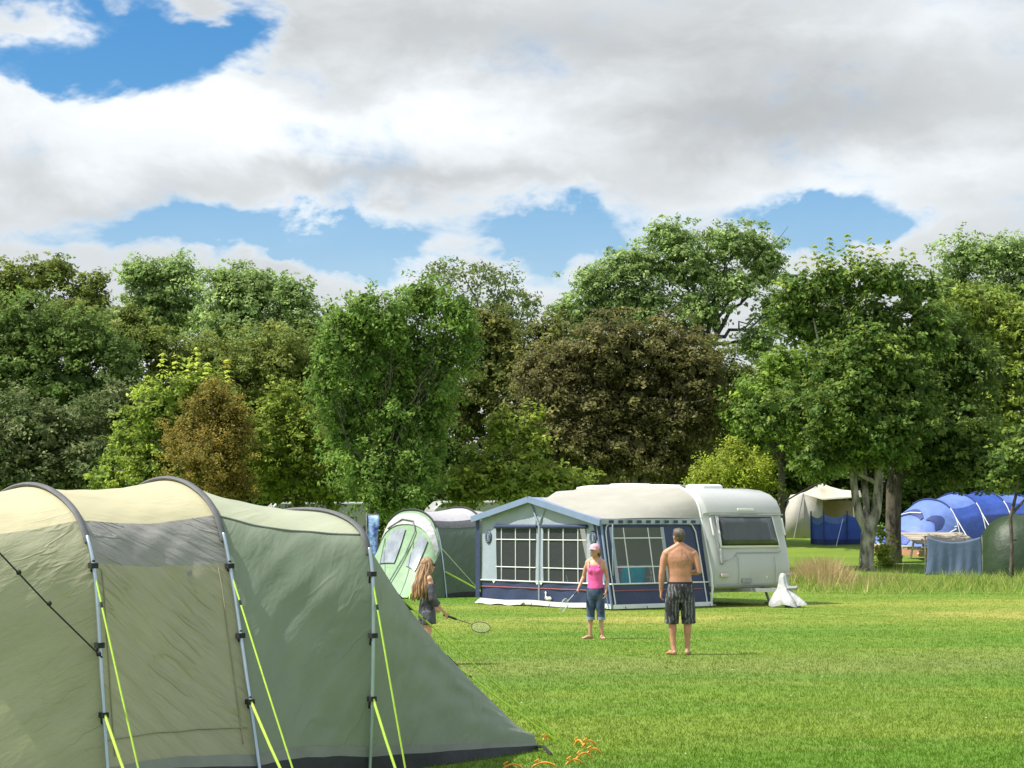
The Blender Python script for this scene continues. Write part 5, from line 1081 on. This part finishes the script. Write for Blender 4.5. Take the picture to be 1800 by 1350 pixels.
def pink_girl():
    f = G(1047, 1121); S = 1.46 / 1.745
    rz = R(-14); root = empty('person', f, rz, label='girl in a pink vest, pink cap and rolled jeans facing the camera with a racket', cat='person')
    SK = skin('skin_light', (.56, .30, .20))
    I = body(root, SK, S, .86, arms=[((.165, .0, 1.40), (.215, .04, 1.13), (.205, -.03, .885)), ((-.165, .0, 1.40), (-.235, .03, 1.15), (-.29, -.14, .955))],
             legs=[((.075, 0, .88), (.10, -.01, .49), (.115, .02, .085), (.35, -1)), ((-.075, 0, .88), (-.09, -.015, .49), (-.105, .0, .085), (-.75, -1))], neck_turn=(-.25, 0), waist=.88, bust=.9, head=1.1, arm_r=.84, leg_r=.88, curl=(.3, 1.15), hand_bend=(None, (.4, .2, -.6)), vox=.006)
    eyes(root, I)
    Z = lambda *a: np.array(a) * S
    g = MB(); hc, hs, fw, A = I['head'], I['hs'], I['fwd'], I['A']
    for k in range(7):
        a = math.pi * (.15 + .7 * k / 6); o = I['sd'] * math.cos(a) * .075 * hs - fw * math.sin(a) * .07 * hs
        g.tube([hc + o + UP * .03 * hs, hc + o * 1.15 - UP * .06 * hs, hc + o * 1.0 - UP * .13 * hs], [.03 * hs, .026 * hs, .012 * hs], 8)
    remesh(g, 'hair', hairmat('hair_brown', (.10, .06, .035), (.16, .10, .06)), root, .008, 2)
    PINKC = mat('cap_pink', (.80, .36, .42), .8, .06, 8)
    g = MB(); g.ball(hc + UP * .045 * hs, (.086 * hs, .106 * hs, .085 * hs), 16, 10, A); c_ = remesh(g, 'cap', PINKC, root, .009, 2)
    g = MB(); rows = []
    for k in (0, .5, 1): rows.append([hc + UP * (.052 - .02 * k - .018 * abs(x) ** 2) * hs + fw * (.085 + .085 * k * math.cos(x * 1.1)) * hs + I['sd'] * x * .074 * hs for x in np.linspace(-1, 1, 9)])
    g.grid(rows); g.build('peak', PINKC, c_, solid=.006)
    PV = mat('vest_pink', (.80, .10, .33), .75, .08, 6, .35, 14, bdist=.015)
    g = MB(); rg = [(.93, .168, .125), (1.0, .160, .118), (1.08, .148, .110), (1.18, .155, .116), (1.27, .166, .130), (1.33, .160, .118), (1.372, .150, .108)]
    g.tube([Z(0, -.004, z) for z, a, b_ in rg], [(a * S * .93, b_ * S) for z, a, b_ in rg], 20, axis=(1, 0, 0), flat=True)
    for s_ in (-1, 1): g.ball(Z(s_ * .068, -.09, 1.265), (.062 * S, .048 * S, .06 * S)); g.tube([Z(s_ * .095, -.105, 1.34), Z(s_ * .10, -.055, 1.435), Z(s_ * .095, .03, 1.445), Z(s_ * .09, .10, 1.36)], .013 * S, 6)
    remesh(g, 'vest', PV, root, .007, 3)
    DEN = mat('denim', (.022, .036, .075), .85, .3, 9, .3, 30, col2=(.055, .085, .15))
    g = MB(); g.tube([Z(0, 0, z) for z in (.955, .9, .80, .735)], [(.160 * S, .122 * S), (.172 * S, .13 * S), (.172 * S, .128 * S), (.155 * S, .11 * S)], 20, axis=(1, 0, 0), flat=True)
    for s_, kx, ax_ in ((1, .10, .112), (-1, -.09, -.10)): g.tube([Z(s_ * .077, 0, .87), Z(s_ * .088, -.005, .68), Z(kx, -.01, .5), Z((kx + ax_) / 2, .0, .36)], [(.096 * S, .11 * S), (.092 * S, .098 * S), (.078 * S, .082 * S), (.074 * S, .078 * S)], 16, axis=(1, 0, 0), flat=True)
    j = remesh(g, 'jeans', DEN, root, .007, 3)
    for kx, ax_ in ((.10, .112), (-.09, -.10)):
        g = MB(); x = (kx + ax_) / 2; g.tube([Z(x * .99, -.002, .41), Z(x, 0, .355)], [(.082 * S, .086 * S), (.084 * S, .088 * S)], 16, axis=(1, 0, 0), flat=True); g.build('turn_up', mat('denim_inside', (.22, .28, .36), .85, .1, 9), j)
    bpy.context.view_layer.update()
    hp = wpt(root, I['hand1']); racket('white shafted badminton racket hanging from the hand of the girl in pink', hp, np.array((-.45, -.78, -.42)), np.array((.9, -.4, -.2)), RACK_P, mat('grip_blue', (.03, .06, .14), .7))
pink_girl()
def dark_girl():
    f = G(750, 1166); S = 1.345 / 1.745
    root = empty('person', f, R(112), label='girl with very long light brown hair and sunglasses in a dark off shoulder playsuit', cat='person')
    SK = skin('skin_fair', (.58, .31, .21))
    I = body(root, SK, S, .86, arms=[((.16, .0, 1.40), (.20, .0, 1.12), (.17, -.17, .95)), ((-.165, .0, 1.40), (-.215, -.02, 1.09), (-.21, -.24, .86))],
             legs=[((.075, 0, .88), (.09, -.03, .49), (.09, .0, .085), (.1, -1)), ((-.075, 0, .88), (-.09, .01, .49), (-.095, .04, .085), (-.1, -1))], neck_turn=(0.05, 0), waist=.88, head=1.13, arm_r=.85, leg_r=.9, curl=(.4, 1.15), hand_bend=(None, (.5, 0, -.5)), vox=.006)
    Z = lambda *a: np.array(a) * S
    hc, hs, fw, sd, A = I['head'], I['hs'], I['fwd'], I['sd'], I['A']
    HM = hairmat('hair_auburn', (.20, .10, .045), (.40, .235, .12)); g = MB()
    g.ball(hc + UP * .03 * hs - fw * .012 * hs, (.087 * hs, .100 * hs, .096 * hs), 18, 12, A)
    for k in range(30):
        a = math.pi * (-.08 + 1.16 * k / 29); o = sd * math.cos(a) * .078 * hs - fw * math.sin(a) * .085 * hs; ln = RNG.uniform(.78, 1.0)
        w = [RNG.normal(0, .012, 3) for _ in range(4)]; b0 = -fw * .05
        lo = Z(0, 0, 1.05 + (1 - ln) * .5); 
        pts = [hc + o * .75 + UP * .07 * hs, hc + o * 1.08 - UP * .02 * hs + w[0], hc + o * 1.25 + b0 * .8 - UP * .17 * hs + w[1], hc * np.array((1, 1, 0)) + o * 1.55 + b0 * 1.3 + UP * (1.28 * S) + w[2], hc * np.array((1, 1, 0)) + o * 1.45 + b0 * 1.5 + UP * lo[2] + w[3]]
        g.tube(pts, [.02 * hs, .022 * hs, .024 * hs, .022 * hs, .008 * hs], 7)
    g.build('hair', HM, root)
    g = MB()
    for s_ in (-1, 1):
        c = hc + fw * .092 * hs + sd * s_ * .036 * hs + UP * .012 * hs; g.ball(c, (.032 * hs, .008 * hs, .024 * hs), 12, 8, A); g.tube([c + sd * s_ * .03 * hs, hc + sd * s_ * .082 * hs + UP * .015 * hs], .004, 5)
    g.tube([hc + fw * .098 * hs + sd * .01 * hs + UP * .015 * hs, hc + fw * .098 * hs - sd * .01 * hs + UP * .015 * hs], .004, 5); g.build('sunglasses', RUB, root)
    PS_ = mat('playsuit_charcoal', (.030, .031, .04), .8, .35, 7, .5, 16, col2=(.085, .085, .10), bdist=.02)
    g = MB(); rg = [(.745, .15, .115), (.82, .170, .128), (.9, .178, .135), (.98, .165, .124), (1.06, .145, .108), (1.16, .15, .112), (1.26, .168, .125), (1.325, .178, .122), (1.345, .176, .118)]
    g.tube([Z(0, 0, z) for z, a, b_ in rg], [(a * S * .95, b_ * S) for z, a, b_ in rg], 20, axis=(1, 0, 0), flat=True)
    for s_ in (-1, 1):
        g.tube([Z(s_ * .08, 0, .88), Z(s_ * .09, -.005, .76), Z(s_ * .096, -.01, .665)], [(.105 * S, .122 * S), (.108 * S, .12 * S), (.112 * S, .12 * S)], 16, axis=(1, 0, 0), flat=True)
    g.tube([Z(-.175, 0, 1.33), Z(-.215, -.01, 1.2), Z(-.222, -.02, 1.09), Z(-.215, -.12, .99)], [.07 * S, .068 * S, .07 * S, .058 * S], 14, flat=True)
    g.tube([Z(.17, 0, 1.33), Z(.20, 0, 1.2), Z(.205, -.0, 1.10), Z(.19, -.08, 1.03)], [.07 * S, .068 * S, .07 * S, .058 * S], 14, flat=True)
    o = remesh(g, 'playsuit', PS_, root, .008, 3)
    g = MB()
    for s_ in (-1, 1): g.tube([Z(s_ * .10, -.10, 1.34), Z(s_ * .10, -.05, 1.447), Z(s_ * .095, .04, 1.447), Z(s_ * .09, .105, 1.34)], .008 * S, 6)
    g.build('shoulder_strap', PS_, o)
    bpy.context.view_layer.update()
    hp = wpt(root, I['hand1']); racket('dark badminton racket held out low by the long haired girl', hp, np.array((.86, -.42, -.26)), np.array((-.2, -.5, .8)), RACK_F)
dark_girl()
